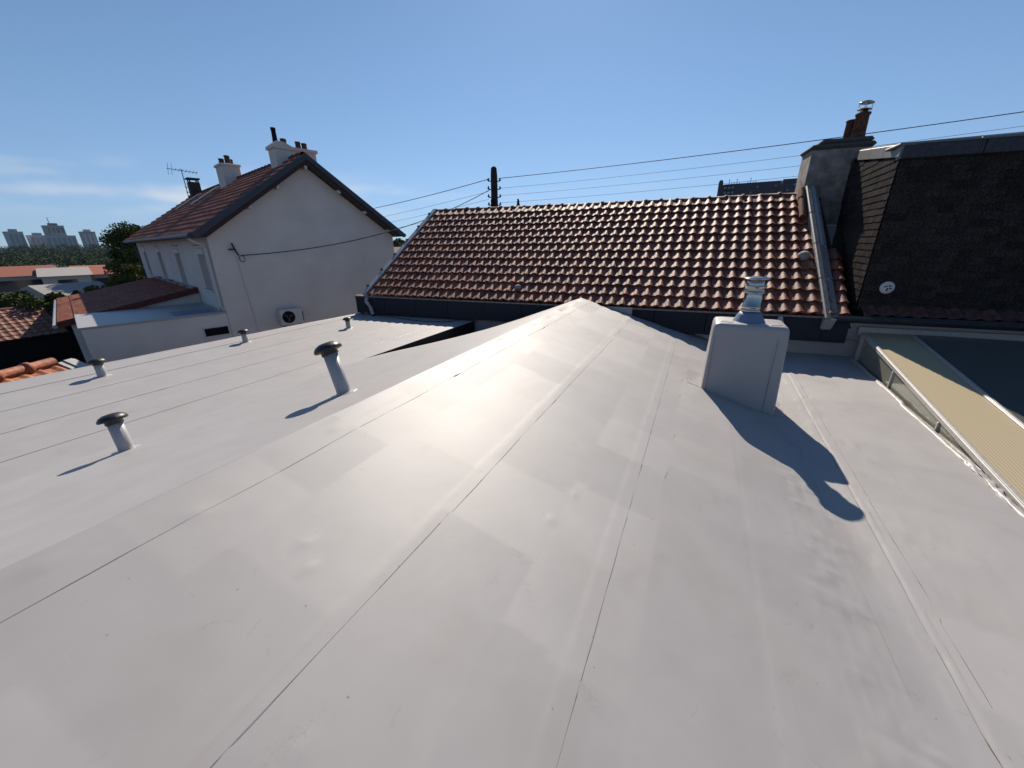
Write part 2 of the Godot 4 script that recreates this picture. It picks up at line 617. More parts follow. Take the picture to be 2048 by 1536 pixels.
const ZN := 3.6            # near end of the roofs, behind the photographer
func pitched_roof() -> void:
	var t := thing("pitched_membrane_roof", "low pitched roof covered in pale grey welded membrane, sunlit, with long seams", "roof")
	var zn := func(_x: float) -> float: return ZN
	var ze := func(x: float) -> float: return gut_z(x) + (0.04 if x < -0.02 else -0.24)
	var hf := func(x: float, z: float) -> float: return slope_h(x, z)
	var xs := [RX, -2.112, -1.178, -0.23, 0.70, VX]
	for k in 5:
		var x0: float = xs[k] if k == 0 else xs[k] - 0.07
		var x1: float = xs[k + 1]
		var nu := int((x1 - x0) / 0.03) + 2
		part("membrane_sheet", sheet(x0, x1, zn, ze, hf, 0.001, nu, 300), M.membrane, t)
	for k in range(1, 4):
		var x: float = xs[k]
		part("weld_bead", bead_strip(x, ZN, gut_z(x) + 0.05, hf), M.bead, t)
	# left slope
	var zl := func(x: float) -> float: return gut_z(x) + 0.04
	var hl := func(x: float, z: float) -> float: return left_h(x, z)
	part("membrane_sheet", sheet(-5.20, RX + 0.002, zn, zl, hl, 0.0, 60, 150), M.membrane, t)
	# level strip beyond the valley, up to the veranda, ends at the wall
	var he := func(x: float, z: float) -> float: return strip_h(x, z)
	var zw := func(x: float) -> float: return gut_z(x) - 0.24
	part("membrane_sheet", sheet(VX - 0.1, 1.60, zn, zw, he, 0.003, 8, 200), M.membrane, t)
	part("membrane_sheet", sheet(1.55, 1.72, zn, zw, he, 0.003, 8, 200), M.membrane, t)
	part("membrane_sheet", sheet(1.66, 2.88, zn, zw, he, 0.0, 50, 260), M.membrane, t)
	part("weld_bead", bead_strip(1.60, ZN, -8.9, he, 0.005, 0.004), M.bead, t)
	part("weld_bead", bead_strip(1.72, ZN, -8.9, he, 0.004, 0.0035), M.bead, t)
	# rolled edge against the veranda, puckered
	var b := Mb.new()
	var n := 220
	var prev := []
	for j in n + 1:
		var z := lerpf(ZN, -9.2, float(j) / n)
		var puck := smoothstep(0.35, 0.9, exp(-pow((z + 4.9) / 0.55, 2.0))) + 0.25 * smoothstep(0.0, 0.5, nz.get_noise_2d(z * 2.0, 50.0))
		var bx := 2.865 + 0.018 * nz2.get_noise_2d(z * 3.0, 4.0) * (0.5 + puck)
		var by := strip_h(2.84, z)
		var ring := []
		for k in 7:
			var a := PI * k / 6.0
			var rr := 0.022 + 0.010 * nz2.get_noise_2d(z * 9.0, k * 0.7) * (0.4 + 2.2 * puck)
			ring.append(Vector3(bx - cos(a) * rr * 1.5, by - 0.006 + sin(a) * rr, z))
		if j > 0:
			b.sg(1)
			for k in 6:
				b.quad(prev[k], prev[k + 1], ring[k + 1], ring[k])
		prev = ring
	part("rolled_edge", b.done(), M.membrane_plain, t)
	# upstand against the house wall, and the flashing behind the ridge end
	var zz := gut_z(2.2) - 0.235
	var up := Mb.new()
	up.bbox(Vector3(-0.9, 0, -0.02), Vector3(1.0, 0.36, 0.012), 0.008, Transform3D(Basis(Vector3.UP, deg_to_rad(4.2)), Vector3(1.95, -2.20, zz)))
	part("upstand", up.done(), M.membrane_plain, t)
	var fl := Mb.new()
	fl.bbox(Vector3(-0.5, 0, 0), Vector3(0.32, 0.20, 0.01), 0.004, Transform3D(Basis(Vector3.UP, deg_to_rad(4.2)), Vector3(-1.55, -1.56, gut_z(-1.5) + 0.022)))
	part("ridge_end_flashing", fl.done(), M.membrane_plain, t)
	# the body of the building under the sheets
	part("wall", prismm(pv([[-5.12, -6.0], [2.86, -6.0], [2.86, -2.45], [VX, -2.42], [RX, RY - 0.06], [-5.12, -2.33]]), -8.45, ZN - 0.02), M.white_wall, t)

func strip_h(x: float, z: float) -> float:
	var y := roof_base(x, z)
	y += boards(x + 1.3, z + 0.4) * 0.9 * smoothstep(1.3, 1.6, x) + nz.get_noise_2d(x * 1.4 + 9.0, z * 1.0) * 0.002
	y += nz2.get_noise_2d(x * 5.0, z * 2.2) * 0.003 * smoothstep(0.0, 0.4, nz.get_noise_2d(x * 2.0, z * 1.5 + 7.0)) * (1.0 - smoothstep(1.9, 2.5, x))
	return y

# ------------------------------------------------ flat roof on the left
func flat_edge(z: float) -> float:
	var x := lerpf(-9.30, -8.97, clampf((2.0 - z) / 8.4, -0.3, 1.0))
	if z < -6.4:
		x = lerpf(-8.97, -8.80, clampf((-6.4 - z) / 2.0, 0.0, 1.2))
	return x
func flat_h(x: float, z: float) -> float:
	return -1.9 + (boards(x * 0.9, z) * 0.3 + nz.get_noise_2d(x * 0.9 + 40.0, z * 0.8) * 0.003) * smoothstep(-5.16, -5.5, x)
func flat_roof() -> void:
	var t := thing("flat_membrane_roof", "flat roof of pale grey membrane strips with five black-capped vent pipes on it", "roof")
	var zn := func(_x: float) -> float: return ZN
	var zw := func(x: float) -> float: return gut_z(x) - 0.22
	var hf := func(x: float, z: float) -> float: return flat_h(x, z)
	var xs := [-9.32, -8.56, -7.61, -6.67, -5.74, -5.16]
	for k in 5:
		if k == 0:
			# outer strip follows the slightly skewed edge
			var pts := PackedVector3Array()
			var nor := PackedVector3Array()
			for j in 120:
				var z := lerpf(ZN, gut_z(-8.9) - 0.2, j / 119.0)
				for i in 13:
					var fx := minf(i / 11.0, 1.0)
					var x := lerpf(flat_edge(z), -8.56, fx)
					var y: float = flat_h(x, z) + 0.006 * smoothstep(-8.7, -8.66, x)
					if fx < 0.12:
						y += 0.025 * (1.0 - fx / 0.12)
					if i == 12:
						y -= 0.012
					pts.append(Vector3(x, y, z))
					nor.append(Vector3(0.2, 1, 0).normalized() if fx < 0.08 else (Vector3(1, 0.1, 0).normalized() if i == 12 else Vector3.UP))
			part("membrane_sheet", gridmesh(pts, nor, 13, 120), M.membrane, t)
		else:
			var x0: float = xs[k] - 0.07
			part("membrane_sheet", sheet(x0, xs[k + 1], zn, zw, hf, 0.0035 if k < 4 else 0.0, 26, 150), M.membrane, t)
		if k < 4:
			part("weld_bead", bead_strip(xs[k + 1], ZN, gut_z(xs[k + 1]) - 0.1, hf, 0.006, 0.004), M.bead, t)
	# black side where the flat roof stands above the neighbouring slope
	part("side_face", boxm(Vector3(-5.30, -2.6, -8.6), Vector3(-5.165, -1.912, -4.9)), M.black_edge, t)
	var wb := Mb.new()
	wb.prism(pv([[-9.24, -ZN + 0.03], [-8.93, 6.4], [-8.80, 8.25], [-5.32, 8.55], [-5.32, -ZN + 0.03]]), 0.0, 4.05, Transform3D(Basis(Vector3.RIGHT, Vector3.FORWARD, Vector3.UP), Vector3(0, -6.0, 0)))
	part("wall", wb.done(), M.white_wall, t)
	var up := Mb.new()
	up.bbox(Vector3(-3.5, 0, -0.02), Vector3(0.05, 0.22, 0.012), 0.008, Transform3D(Basis(Vector3.UP, deg_to_rad(4.2)), Vector3(-5.22, -1.93, gut_z(-5.2) - 0.215)))
	part("upstand", up.done(), M.membrane_plain, t)
	# a loose black cable on the flat roof, in the eave's shade
	var c := []
	for k in 25:
		var f := k / 24.0
		var x := lerpf(-8.1, -5.35, f)
		c.append(Vector3(x, -1.885 + 0.05 * pow(maxf(0.0, f - 0.85) / 0.15, 2.0), lerpf(-8.18, -8.32, f) + 0.30 * sin(PI * pow(f, 1.6))))
	var cb := part("loose_cable", tubem(c, 0.009, 6), M.cable, self)
	tag(cb, "thin black cable lying on the flat membrane under the tiled eave", "cable")

# ------------------------------------------------ tiles
func tile_prof(s: float) -> float:
	return 0.040 * pow(0.5 + 0.5 * cos(TAU * (s - 0.68)), 1.7) + 0.006 * pow(0.5 + 0.5 * cos(TAU * (s - 0.15)), 6.0)

func tile_mesh(c: Color, w: float, l: float, step: float, segs := 10) -> ArrayMesh:
	var b := Mb.new()
	b.col = c
	var z1 := 0.0
	var z0 := -l
	for i in segs:
		var s0 := float(i) / segs
		var s1 := float(i + 1) / segs
		var x0 := s0 * w
		var x1 := s1 * w - (0.004 if i == segs - 1 else 0.0)
		var h0 := tile_prof(s0)
		var h1 := tile_prof(s1)
		b.sg(1)
		b.quad(Vector3(x0, h0 + step, z1), Vector3(x1, h1 + step, z1), Vector3(x1, h1, z0), Vector3(x0, h0, z0))
		b.sg(2)
		b.quad(Vector3(x0, h0 - 0.012, z1 - 0.028), Vector3(x1, h1 - 0.012, z1 - 0.028), Vector3(x1, h1 + step, z1), Vector3(x0, h0 + step, z1))
	return b.done()

func tile_set(base: Vector3, spread: float, w: float, l: float, step: float, n := 7, segs := 10) -> Array:
	var r := []
	for i in n:
		var k := 1.0 + rng.randf_range(-spread, spread)
		var warm := rng.randf_range(-0.10, 0.10)
		var lich := 0.28 if i == 2 else rng.randf_range(-0.06, 0.1)     # lichen-yellowed tiles
		r.append(tile_mesh(Color(base.x * k * (1.0 + warm), base.y * k * (1.0 + lich), base.z * k * (1.0 - warm * 0.6 + lich * 0.3)), w, l, step, segs))
	return r

# ------------------------------------------------ the long tiled house behind
var TX := Transform3D(Basis(Vector3.UP, deg_to_rad(4.2)), Vector3(-8.87, -1.38, -8.22))
const RIDGE_W := 3.58
const RIDGE_H := 2.37
func tile_house() -> void:
	var t := thing("tiled_house", "long low house with a weathered red-brown tile roof and dark fascia", "house", TX)
	part("wall", boxm(Vector3(0.35, -4.6, -7.0), Vector3(11.5, -0.2, -0.25)), M.white_wall, t)
	var roof := part("roof", prismm(pv([[0.03, -0.20], [RIDGE_W, RIDGE_H - 0.11], [7.16, -0.20]]), -11.60, -0.50, Transform3D(Basis(Vector3(0, 0, -1), Vector3.UP, Vector3(-1, 0, 0)) , Vector3.ZERO)), M.brick_dark, t)
	# tiles
	var pitch := atan2(RIDGE_H, RIDGE_W)
	var L := sqrt(RIDGE_W * RIDGE_W + RIDGE_H * RIDGE_H)
	var rows := 13
	var ex := L / rows
	var tw := 0.235
	var set7 := tile_set(Vector3(0.35, 0.105, 0.060), 0.28, tw, ex + 0.08, 0.060, 9)
	var slots := []
	for r in rows:
		var s := r * ex
		var u0 := 0.46 + 0.27 * s / L
		var n := int((11.62 - u0) / tw)
		for c in n:
			var u := u0 + c * tw
			var jit := rng.randf_range(-0.012, 0.012)
			var p := Vector3(u, 0.02 + (s + jit) * sin(pitch), 0.02 - (s + jit) * cos(pitch))
			var xf := Transform3D(Basis(Vector3.RIGHT, pitch) * Basis(Vector3.UP, rng.randf_range(-0.022, 0.022)) * Basis(Vector3.BACK, rng.randf_range(-0.02, 0.02)) * Basis(Vector3.RIGHT, rng.randf_range(-0.015, 0.015)), p)
			slots.append([(TX * p).length(), xf, rng.randi_range(0, 8)])
	slots.sort_custom(func(a, b): return a[0] < b[0])
	var rest := SurfaceTool.new()
	rest.begin(Mesh.PRIMITIVE_TRIANGLES)
	for i in slots.size():
		if i < 299:
			part("tile", set7[slots[i][2]], M.tile, roof, slots[i][1])
		else:
			rest.append_from(set7[slots[i][2]], 0, slots[i][1])
	var far := part("upper_tiles", rest.commit(), M.tile, roof)
	far.set_meta("kind", "stuff")
	# ridge tiles
	var rm := Mb.new()
	var prof := [Vector2(0.115, 0.0), Vector2(0.112, 0.34), Vector2(0.135, 0.35), Vector2(0.138, 0.41), Vector2(0.12, 0.42)]
	rm.lathe(prof, 16)
	var ridge_mesh := rm.done()
	var nr := 26
	for k in nr:
		var u := 0.72 + k * 0.40
		var sag := -0.02 * sin(PI * k / nr) + rng.randf_range(-0.008, 0.008)
		part("ridge_tile", ridge_mesh, M.ridge_tile, roof, Transform3D(Basis(Vector3.BACK, -PI / 2 + rng.randf_range(-0.015, 0.015)), Vector3(u, RIDGE_H - 0.01 + sag, -RIDGE_W - 0.02)))
	# zinc verge on the left
	var vb := Mb.new()
	var a := Vector3(0.36, 0.10, 0.06)
	var b := Vector3(0.66, RIDGE_H + 0.12, -RIDGE_W)
	var dir := (b - a).normalized()
	var side := Vector3(1, 0, 0)
	var up := side.cross(dir).normalized() * -1.0
	if up.y < 0:
		up = -up
	var vxf := Transform3D(Basis(side, up, -dir), a)
	vb.bbox(Vector3(-0.05, -0.16, -(b - a).length()), Vector3(0.10, 0.0, 0.0), 0.01, vxf)
	var verge := part("verge_flashing", vb.done(), M.zinc, t)
	for k in 6:
		part("clip", boxm(Vector3(-0.06, -0.02, -0.03), Vector3(0.02, 0.025, 0.03), 0.005, Transform3D(vxf.basis, vxf * Vector3(-0.01, 0.0, -0.3 - k * 0.75))), M.zinc_dark, verge)
	# fascia box in panels, gutter lip on top
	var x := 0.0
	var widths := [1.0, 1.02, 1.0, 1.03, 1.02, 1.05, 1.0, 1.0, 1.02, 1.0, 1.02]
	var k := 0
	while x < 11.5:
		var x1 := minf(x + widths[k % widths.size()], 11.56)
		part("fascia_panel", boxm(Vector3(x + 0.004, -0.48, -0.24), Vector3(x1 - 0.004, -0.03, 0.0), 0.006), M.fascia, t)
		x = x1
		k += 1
	part("gutter", boxm(Vector3(-0.03, -0.028, -0.16), Vector3(11.14, 0.012, 0.025), 0.012), M.gutter_edge, t)
	# downpipes with swan necks
	for q: Array in [[0.48, -0.52, 0.10, 0.12], [10.42, -0.86, -0.05, 0.13]]:
		var u: float = q[0]
		var bot: float = q[1]
		var dpts := []
		for s: Array in [[0.0, -0.04, 0.06], [0.0, -0.09, 0.10], [0.02, -0.14, 0.125], [0.05 + q[2] * 0.3, -0.20, 0.13], [0.08 + q[2] * 0.6, -0.30, q[3]], [0.10 + q[2], bot, q[3]]]:
			dpts.append(Vector3(u + s[0] - (0.22 if u > 5 and s[1] < -0.25 else 0.0) - (0.1 if u > 5 and s[1] < -0.18 else 0.0), s[1], s[2]))
		var d := part("downpipe", tubem(dpts, 0.048, 12), M.pipe_white, t)
		part("collar", tubem([dpts[4], dpts[4].lerp(dpts[5], 0.15)], 0.056, 12), M.pipe_white, d)
		part("shoe", tubem([dpts[5] + Vector3(0, 0.03, 0), dpts[5] + Vector3(0.02, -0.06, 0.03)], 0.056, 10), M.dark, d)
	# zinc-clad party wall running down the slope
	var pw := Mb.new()
	var p0 := Vector3(11.16, -0.10, 0.10)
	var p1 := Vector3(11.22, 2.50, -3.42)
	var pd := (p1 - p0).normalized()
	var pu := Vector3(1, 0, 0).cross(-pd).normalized()
	if pu.y < 0:
		pu = -pu
	var pxf := Transform3D(Basis(Vector3(1, 0, 0), pu, -pd), p0)
	var pl := (p1 - p0).length()
	var coping := part("party_wall_coping", boxm(Vector3(-0.05, -0.3, -pl), Vector3(0.13, 0.10, 0.0), 0.015, pxf), M.zinc, t)
	for i in 4:
		var z0 := -i * pl / 4.0 - 0.004
		var z1 := -(i + 1) * pl / 4.0 + 0.002
		part("zinc_sheet", boxm(Vector3(-0.062 + i * 0.002, 0.06, z1), Vector3(0.05, 0.135 - i * 0.004, z0), 0.02, pxf), M.zinc_old, coping)
		part("side_sheet", boxm(Vector3(0.055, 0.03, z1 + 0.01), Vector3(0.165 + i * 0.003, 0.105 - i * 0.003, z0 - 0.01), 0.012, pxf), M.zinc_old, coping)
	# old rendered chimney at the ridge
	var ch := part("chimney", prismm(pv([[11.16, 1.7], [12.30, 1.7], [12.30, 3.42], [11.16, 3.36]]), -4.25, -3.45), M.cement, t)
	part("chimney_cap", boxm(Vector3(11.11, 3.34, -4.32), Vector3(12.36, 3.45, -3.39), 0.05), M.mortar, ch)
	part("mortar_flaunching", boxm(Vector3(11.30, 3.44, -4.24), Vector3(12.32, 3.56, -3.46), 0.07), M.mortar, ch)
	var pot := lathem([Vector2(0.15, 0.0), Vector2(0.145, 0.05), Vector2(0.135, 0.15), Vector2(0.125, 0.50), Vector2(0.145, 0.51), Vector2(0.145, 0.55), Vector2(0.10, 0.55), Vector2(0.10, 0.4)], 20)
	part("chimney_pot", pot, M.old_pot, ch, Transform3D(Basis.IDENTITY, Vector3(12.09, 3.54, -3.85)))
	part("chimney_pot", pot, M.old_pot, ch, Transform3D(Basis.IDENTITY.scaled(Vector3(0.8, 0.85, 0.8)), Vector3(11.97, 3.54, -4.05)))
	var cw := Mb.new()
	cw.lathe([Vector2(0.07, 0.0), Vector2(0.075, 0.06), Vector2(0.14, 0.065), Vector2(0.14, 0.075), Vector2(0.06, 0.08)], 18)
	for i in 4:
		var an := TAU * i / 4.0 + 0.4
		cw.tube([Vector3(cos(an) * 0.12, 0.06, sin(an) * 0.12), Vector3(cos(an) * 0.12, 0.20, sin(an) * 0.12)], 0.008, 6)
	cw.lathe([Vector2(0.145, 0.195), Vector2(0.14, 0.205), Vector2(0.08, 0.235), Vector2(0.0, 0.245)], 18)
	part("cowl", cw.done(), M.steel, ch, Transform3D(Basis(Vector3.BACK, -0.08), Vector3(12.09, 4.09, -3.85)))
	# clay pipe stub and torn flashing at the chimney foot
	part("clay_pipe", tubem([Vector3(11.10, 2.50, -3.36), Vector3(11.06, 1.86, -2.55)], 0.075, 12), M.terracotta, t)
	part("clay_collar", tubem([Vector3(11.095, 2.40, -3.24), Vector3(11.09, 2.28, -3.09)], 0.09, 12), M.terracotta, t)
	var ff := Mb.new()
	ff.sg(1)
	var fprev := []
	for i in 9:
		var f := i / 8.0
		var row := []
		for j in 4:
			var g := j / 3.0
			# a mortared apron that follows the tiles from the chimney's side
			row.append(Vector3(11.14 - g * (0.10 + 0.06 * sin(f * 3.0)) + 0.02 * rng.randf(), lerpf(2.74, 1.86, f) - g * lerpf(0.30, 0.06, f) + 0.03 * rng.randf(), lerpf(-3.72, -2.56, f) + g * 0.04))
		if i > 0:
			for j in 3:
				ff.quad(fprev[j], row[j], row[j + 1], fprev[j + 1])
		fprev = row
	part("chimney_flashing", ff.done(), M.terracotta, t)
	# grey vent tile hood and a patched tile low on the roof
	var hood := lathem([Vector2(0.12, 0.0), Vector2(0.115, 0.05), Vector2(0.08, 0.10), Vector2(0.0, 0.12)], 14)
	part("vent_hood", hood, M.cement, t, Transform3D(Basis(Vector3.RIGHT, pitch), Vector3(10.95, 1.02, -1.42)))
	part("vent_hood", hood, M.cement, t, Transform3D(Basis(Vector3.RIGHT, pitch).scaled(Vector3(0.75, 0.8, 0.75)), Vector3(4.86, 0.30, -0.36)))

# ------------------------------------------------ slate-clad extension on the right
func slate_extension() -> void:
	var t := thing("slate_clad_extension", "tall dark slate-clad wall rising out of the tiled roof, with zinc coping", "building", TX)
	# core (u 11.7 .. 16.5, w 0.28 .. 3.4)
	part("wall", prismm(pv([[0.30, -0.1], [3.4, -0.1], [3.4, 3.10], [0.30, 2.66]]), -16.5, -12.02, Transform3D(Basis(Vector3(0, 0, -1), Vector3.UP, Vector3(-1, 0, 0)), Vector3.ZERO)), M.dark, t)
	part("side_core", prismm(pv([[11.70, 0.30], [12.02, 0.30], [12.02, 3.4], [12.0, 3.4]]), 0.0, 2.62, Transform3D(Basis(Vector3.RIGHT, Vector3.FORWARD, Vector3.UP), Vector3.ZERO)), M.dark, t)
	part("lower_wall", boxm(Vector3(11.52, -4.6, -3.6), Vector3(16.5, -0.12, -0.28)), M.white_wall, t)
	var mk := func(len_: float, h: float, sd: int) -> ArrayMesh:
		var rr := RandomNumberGenerator.new()
		rr.seed = sd
		var b := Mb.new()
		var x := -rr.randf() * 0.15
		while x < len_:
			var w := 0.20
			var x0 := maxf(x, 0.0)
			var x1 := minf(x + w - 0.003, len_)
			if x1 - x0 > 0.02:
				var k := rr.randf_range(0.75, 1.3)
				b.col = Color(0.050 * k, 0.042 * k, 0.040 * k)
				var dz := rr.randf_range(0.0, 0.004)
				var dy := rr.randf_range(-0.004, 0.004)
				# a thin slate leaning out at its foot
				b.sg(-1)
				b.quad(Vector3(x0, dy, 0.016 + dz), Vector3(x1, dy, 0.016 + dz), Vector3(x1, h + 0.03, 0.002), Vector3(x0, h + 0.03, 0.002))
				b.quad(Vector3(x0, dy, 0.004), Vector3(x1, dy, 0.004), Vector3(x1, dy, 0.016 + dz), Vector3(x0, dy, 0.016 + dz))
				b.quad(Vector3(x0, dy, 0.004), Vector3(x0, dy, 0.016 + dz), Vector3(x0, h + 0.03, 0.002), Vector3(x0, h + 0.03, 0.0))
				b.quad(Vector3(x1, dy, 0.016 + dz), Vector3(x1, dy, 0.004), Vector3(x1, h + 0.03, 0.0), Vector3(x1, h + 0.03, 0.002))
			x += w
		return b.done()
	var ch := 0.118
	# front courses
	for k in 22:
		var y := 0.12 + k * ch
		if y + ch > 2.72:
			break
		part("slate_course", mk.call(4.7, ch, 100 + k), M.slate, t, Transform3D(Basis.IDENTITY, Vector3(11.685, y, -0.285)))
	# side courses, cut along the tile slope and the rising top; the wall runs slightly askew
	var skew := atan2(0.27, 2.7)
	for k in 26:
		var y := 0.12 + k * ch
		var w0 := 0.285
		var w1 := clampf((y + 0.05) * RIDGE_W / RIDGE_H + 0.2, 0.3, 3.4)
		var topw := 0.3 + maxf(0.0, (y + ch - 2.70)) / (3.08 - 2.70) * 3.1
		if y + ch > 2.70:
			w0 = topw
			w1 = 3.4
		if w1 - w0 < 0.08:
			continue
		part("slate_course", mk.call((w1 - w0) / cos(skew), ch, 300 + k), M.slate, t, Transform3D(Basis(Vector3.UP, -PI / 2 - skew), Vector3(11.675 + 0.1 * (w1 - 0.285), y, -w1)))
	# zinc coping: front pieces and the side pieces
	for k in 5:
		var x0 := 11.66 + k * 1.0
		part("coping_sheet", boxm(Vector3(x0 + 0.003, 2.60 - k * 0.0015, -0.42), Vector3(x0 + 0.997, 2.80, -0.20 + k * 0.002), 0.012), M.zinc_dark, t)
	for k in 5:
		var x0 := 11.60 + k * 1.0
		part("roof_edge", boxm(Vector3(x0, 2.802, -0.75), Vector3(x0 + 0.998, 2.84, -0.23), 0.01), M.zinc_mid, t)
	var sdir := Vector3(0, 0.36, -2.65)
	var sl := sdir.length()
	var sb := Basis(Vector3.UP, -skew) * Basis(Vector3(1, 0, 0), Vector3(0, 2.65, 0.36).normalized(), -sdir.normalized())
	for k in 3:
		part("coping_sheet", boxm(Vector3(-0.03, -0.17, -sl * (k + 1) / 3.0 + 0.004), Vector3(0.16 + k * 0.002, 0.02, -sl * k / 3.0), 0.008, Transform3D(sb, Vector3(11.66, 2.80, -0.22))), M.zinc_mid, t)
	part("roof_sheet", boxm(Vector3(0.05, 0.0, -3.4), Vector3(4.9, 0.05, -0.5), 0.0, Transform3D(sb, Vector3(11.66, 2.80, -0.22))), M.zinc, t)
	# the last row of tiles and the dark gutter at the foot of the front wall
	var ts := tile_set(Vector3(0.16, 0.07, 0.05), 0.2, 0.235, 0.30, 0.026, 4)
	for k in 19:
		part("tile", ts[k % 4], M.tile, t, Transform3D(Basis(Vector3.RIGHT, 0.55), Vector3(11.73 + k * 0.235, 0.03, -0.03)))
	var gb := Mb.new()
	var pr := []
	for k in 9:
		var a := PI * k / 8.0
		pr.append(Vector2(cos(a) * 0.085, -sin(a) * 0.12))
	var poly := PackedVector2Array()
	for q: Vector2 in pr:
		poly.append(q)
	for k in 9:
		poly.append(pr[8 - k] * 0.9 + Vector2(0, 0.004))
	gb.prism(poly, 11.25, 16.5, Transform3D(Basis(Vector3(0, 0, 1), Vector3.UP, Vector3(1, 0, 0)) , Vector3(0, 0.04, 0.07)))
	part("gutter", gb.done(), M.zinc_dark, t)
	# round white vent plate on the front wall
	var v := thing("round_vent", "round white vent plate with a dark pattern on the slate wall", "vent", TX * Transform3D(Basis.IDENTITY, Vector3(12.03, 0.535, -0.262)))
	part("plate", lathem([Vector2(0.0, 0.0), Vector2(0.105, 0.0), Vector2(0.11, 0.006), Vector2(0.10, 0.016), Vector2(0.0, 0.02)], 28, Transform3D(Basis(Vector3.RIGHT, PI / 2), Vector3.ZERO)), M.white_paint, v)
	for q: Array in [[-0.03, 0.02, 0.5, 0.05], [0.03, 0.03, -0.6, 0.045], [0.0, -0.03, 1.4, 0.06], [0.045, -0.015, 0.2, 0.035]]:
		part("slot", boxm(Vector3(-q[3] * 0.5, -0.009, 0.018), Vector3(q[3] * 0.5, 0.009, 0.026), 0.003, Transform3D(Basis(Vector3.BACK, q[2]), Vector3(q[0], q[1], 0))), M.dark, v)

# ------------------------------------------------ veranda roof on the right
func ver_y(z: float) -> float:
	return -1.66 - 0.131 * (z + 9.2)
func veranda() -> void:
	var t := thing("veranda", "veranda roof of ribbed cream plastic sheets between pale aluminium rafters", "veranda")
	var z0 := -2.2
	var ang := atan(0.131)
	var mkrail := func(x0: float, x1: float, lo: float, hi: float, za: float, zb: float) -> ArrayMesh:
		var b := Mb.new()
		var o := Vector3(0, ver_y(za), za)
		var ln := Vector3(0, ver_y(zb) - ver_y(za), zb - za).length()
		b.bbox(Vector3(x0, lo, -ln), Vector3(x1, hi, 0), 0.008, Transform3D(Basis(Vector3.RIGHT, ang), o))
		return b.done()
	var xs := [2.90, 3.60, 5.30, 6.0]
	for k in xs.size():
		var zb: float = gut_z(xs[k]) - 0.1
		var r := part("rafter", mkrail.call(xs[k], xs[k] + 0.055, -0.055, 0.012, z0, zb), M.alu, t)
		part("rafter_cap", mkrail.call(xs[k] + 0.010, xs[k] + 0.045, 0.013, 0.022, z0, zb), M.alu, r)
	for k in xs.size() - 1:
		# ribbed twin-wall sheet
		var b := Mb.new()
		var xa: float = xs[k] + 0.056
		var xb: float = xs[k + 1] - 0.001
		var zb: float = gut_z(xs[k]) - 0.2
		var n := int((xb - xa) / 0.032)
		for i in n:
			var p := (xb - xa) / n
			var x0 := xa + i * p
			var o := [[0.0, 0.0], [0.30, 0.0], [0.5, 0.0016], [0.8, 0.0016], [1.0, 0.0]]
			for j in 4:
				var u0: float = x0 + o[j][0] * p
				var u1: float = x0 + o[j + 1][0] * p
				b.quad(Vector3(u0, ver_y(z0) - 0.01 + o[j][1], z0), Vector3(u1, ver_y(z0) - 0.01 + o[j + 1][1], z0), Vector3(u1, ver_y(zb) - 0.01 + o[j + 1][1], zb), Vector3(u0, ver_y(zb) - 0.01 + o[j][1], zb))
			# underside
			b.quad(Vector3(x0 + p, ver_y(z0) - 0.026, z0), Vector3(x0, ver_y(z0) - 0.026, z0), Vector3(x0, ver_y(zb) - 0.026, zb), Vector3(x0 + p, ver_y(zb) - 0.026, zb))
		part("roof_sheet", b.done(), M.cream if k == 0 else M.smoked, t)
	# wall plate along the house, end post, side glazing under the first rafter
	part("wall_plate", boxm(Vector3(0, -0.10, -0.05), Vector3(3.6, 0.06, 0.0), 0.01, Transform3D(Basis(Vector3.UP, deg_to_rad(4.2)), Vector3(2.86, -1.62, gut_z(2.86) - 0.17))), M.alu, t)
	part("end_post", boxm(Vector3(2.885, -2.3, -9.16), Vector3(2.955, -1.70, -9.09), 0.008), M.alu, t)
	var gl := Mb.new()
	gl.quad(Vector3(2.925, -2.34, -4.6), Vector3(2.925, -2.34, -9.08), Vector3(2.925, ver_y(-9.08) - 0.06, -9.08), Vector3(2.925, ver_y(-4.6) - 0.06, -4.6))
	var side := part("side_panel", gl.done(), M.glass_side, t)
	var fr := Mb.new()
	for z: float in [-7.6, -6.1]:
		fr.bbox(Vector3(2.905, -2.32, z - 0.02), Vector3(2.945, ver_y(z) - 0.07, z + 0.02), 0.006)
	fr.bbox(Vector3(2.905, -2.34, -9.08), Vector3(2.945, -2.26, -4.6), 0.006)
	part("frame", fr.done(), M.alu, side)
	part("dark_sill", boxm(Vector3(2.915, -2.46, -4.75), Vector3(2.99, -2.325, -2.2), 0.008), M.brick_dark, t)
	part("inner_wall", boxm(Vector3(2.95, -6.0, -9.0), Vector3(2.99, -2.45, -2.2)), M.dark, t)
	part("floor", boxm(Vector3(3.0, -5.9, -9.2), Vector3(6.5, -5.8, -2.2)), M.cement, t)
	part("end_wall", boxm(Vector3(5.84, -5.8, -9.2), Vector3(5.9, -2.0, -2.2)), M.white_wall, t)

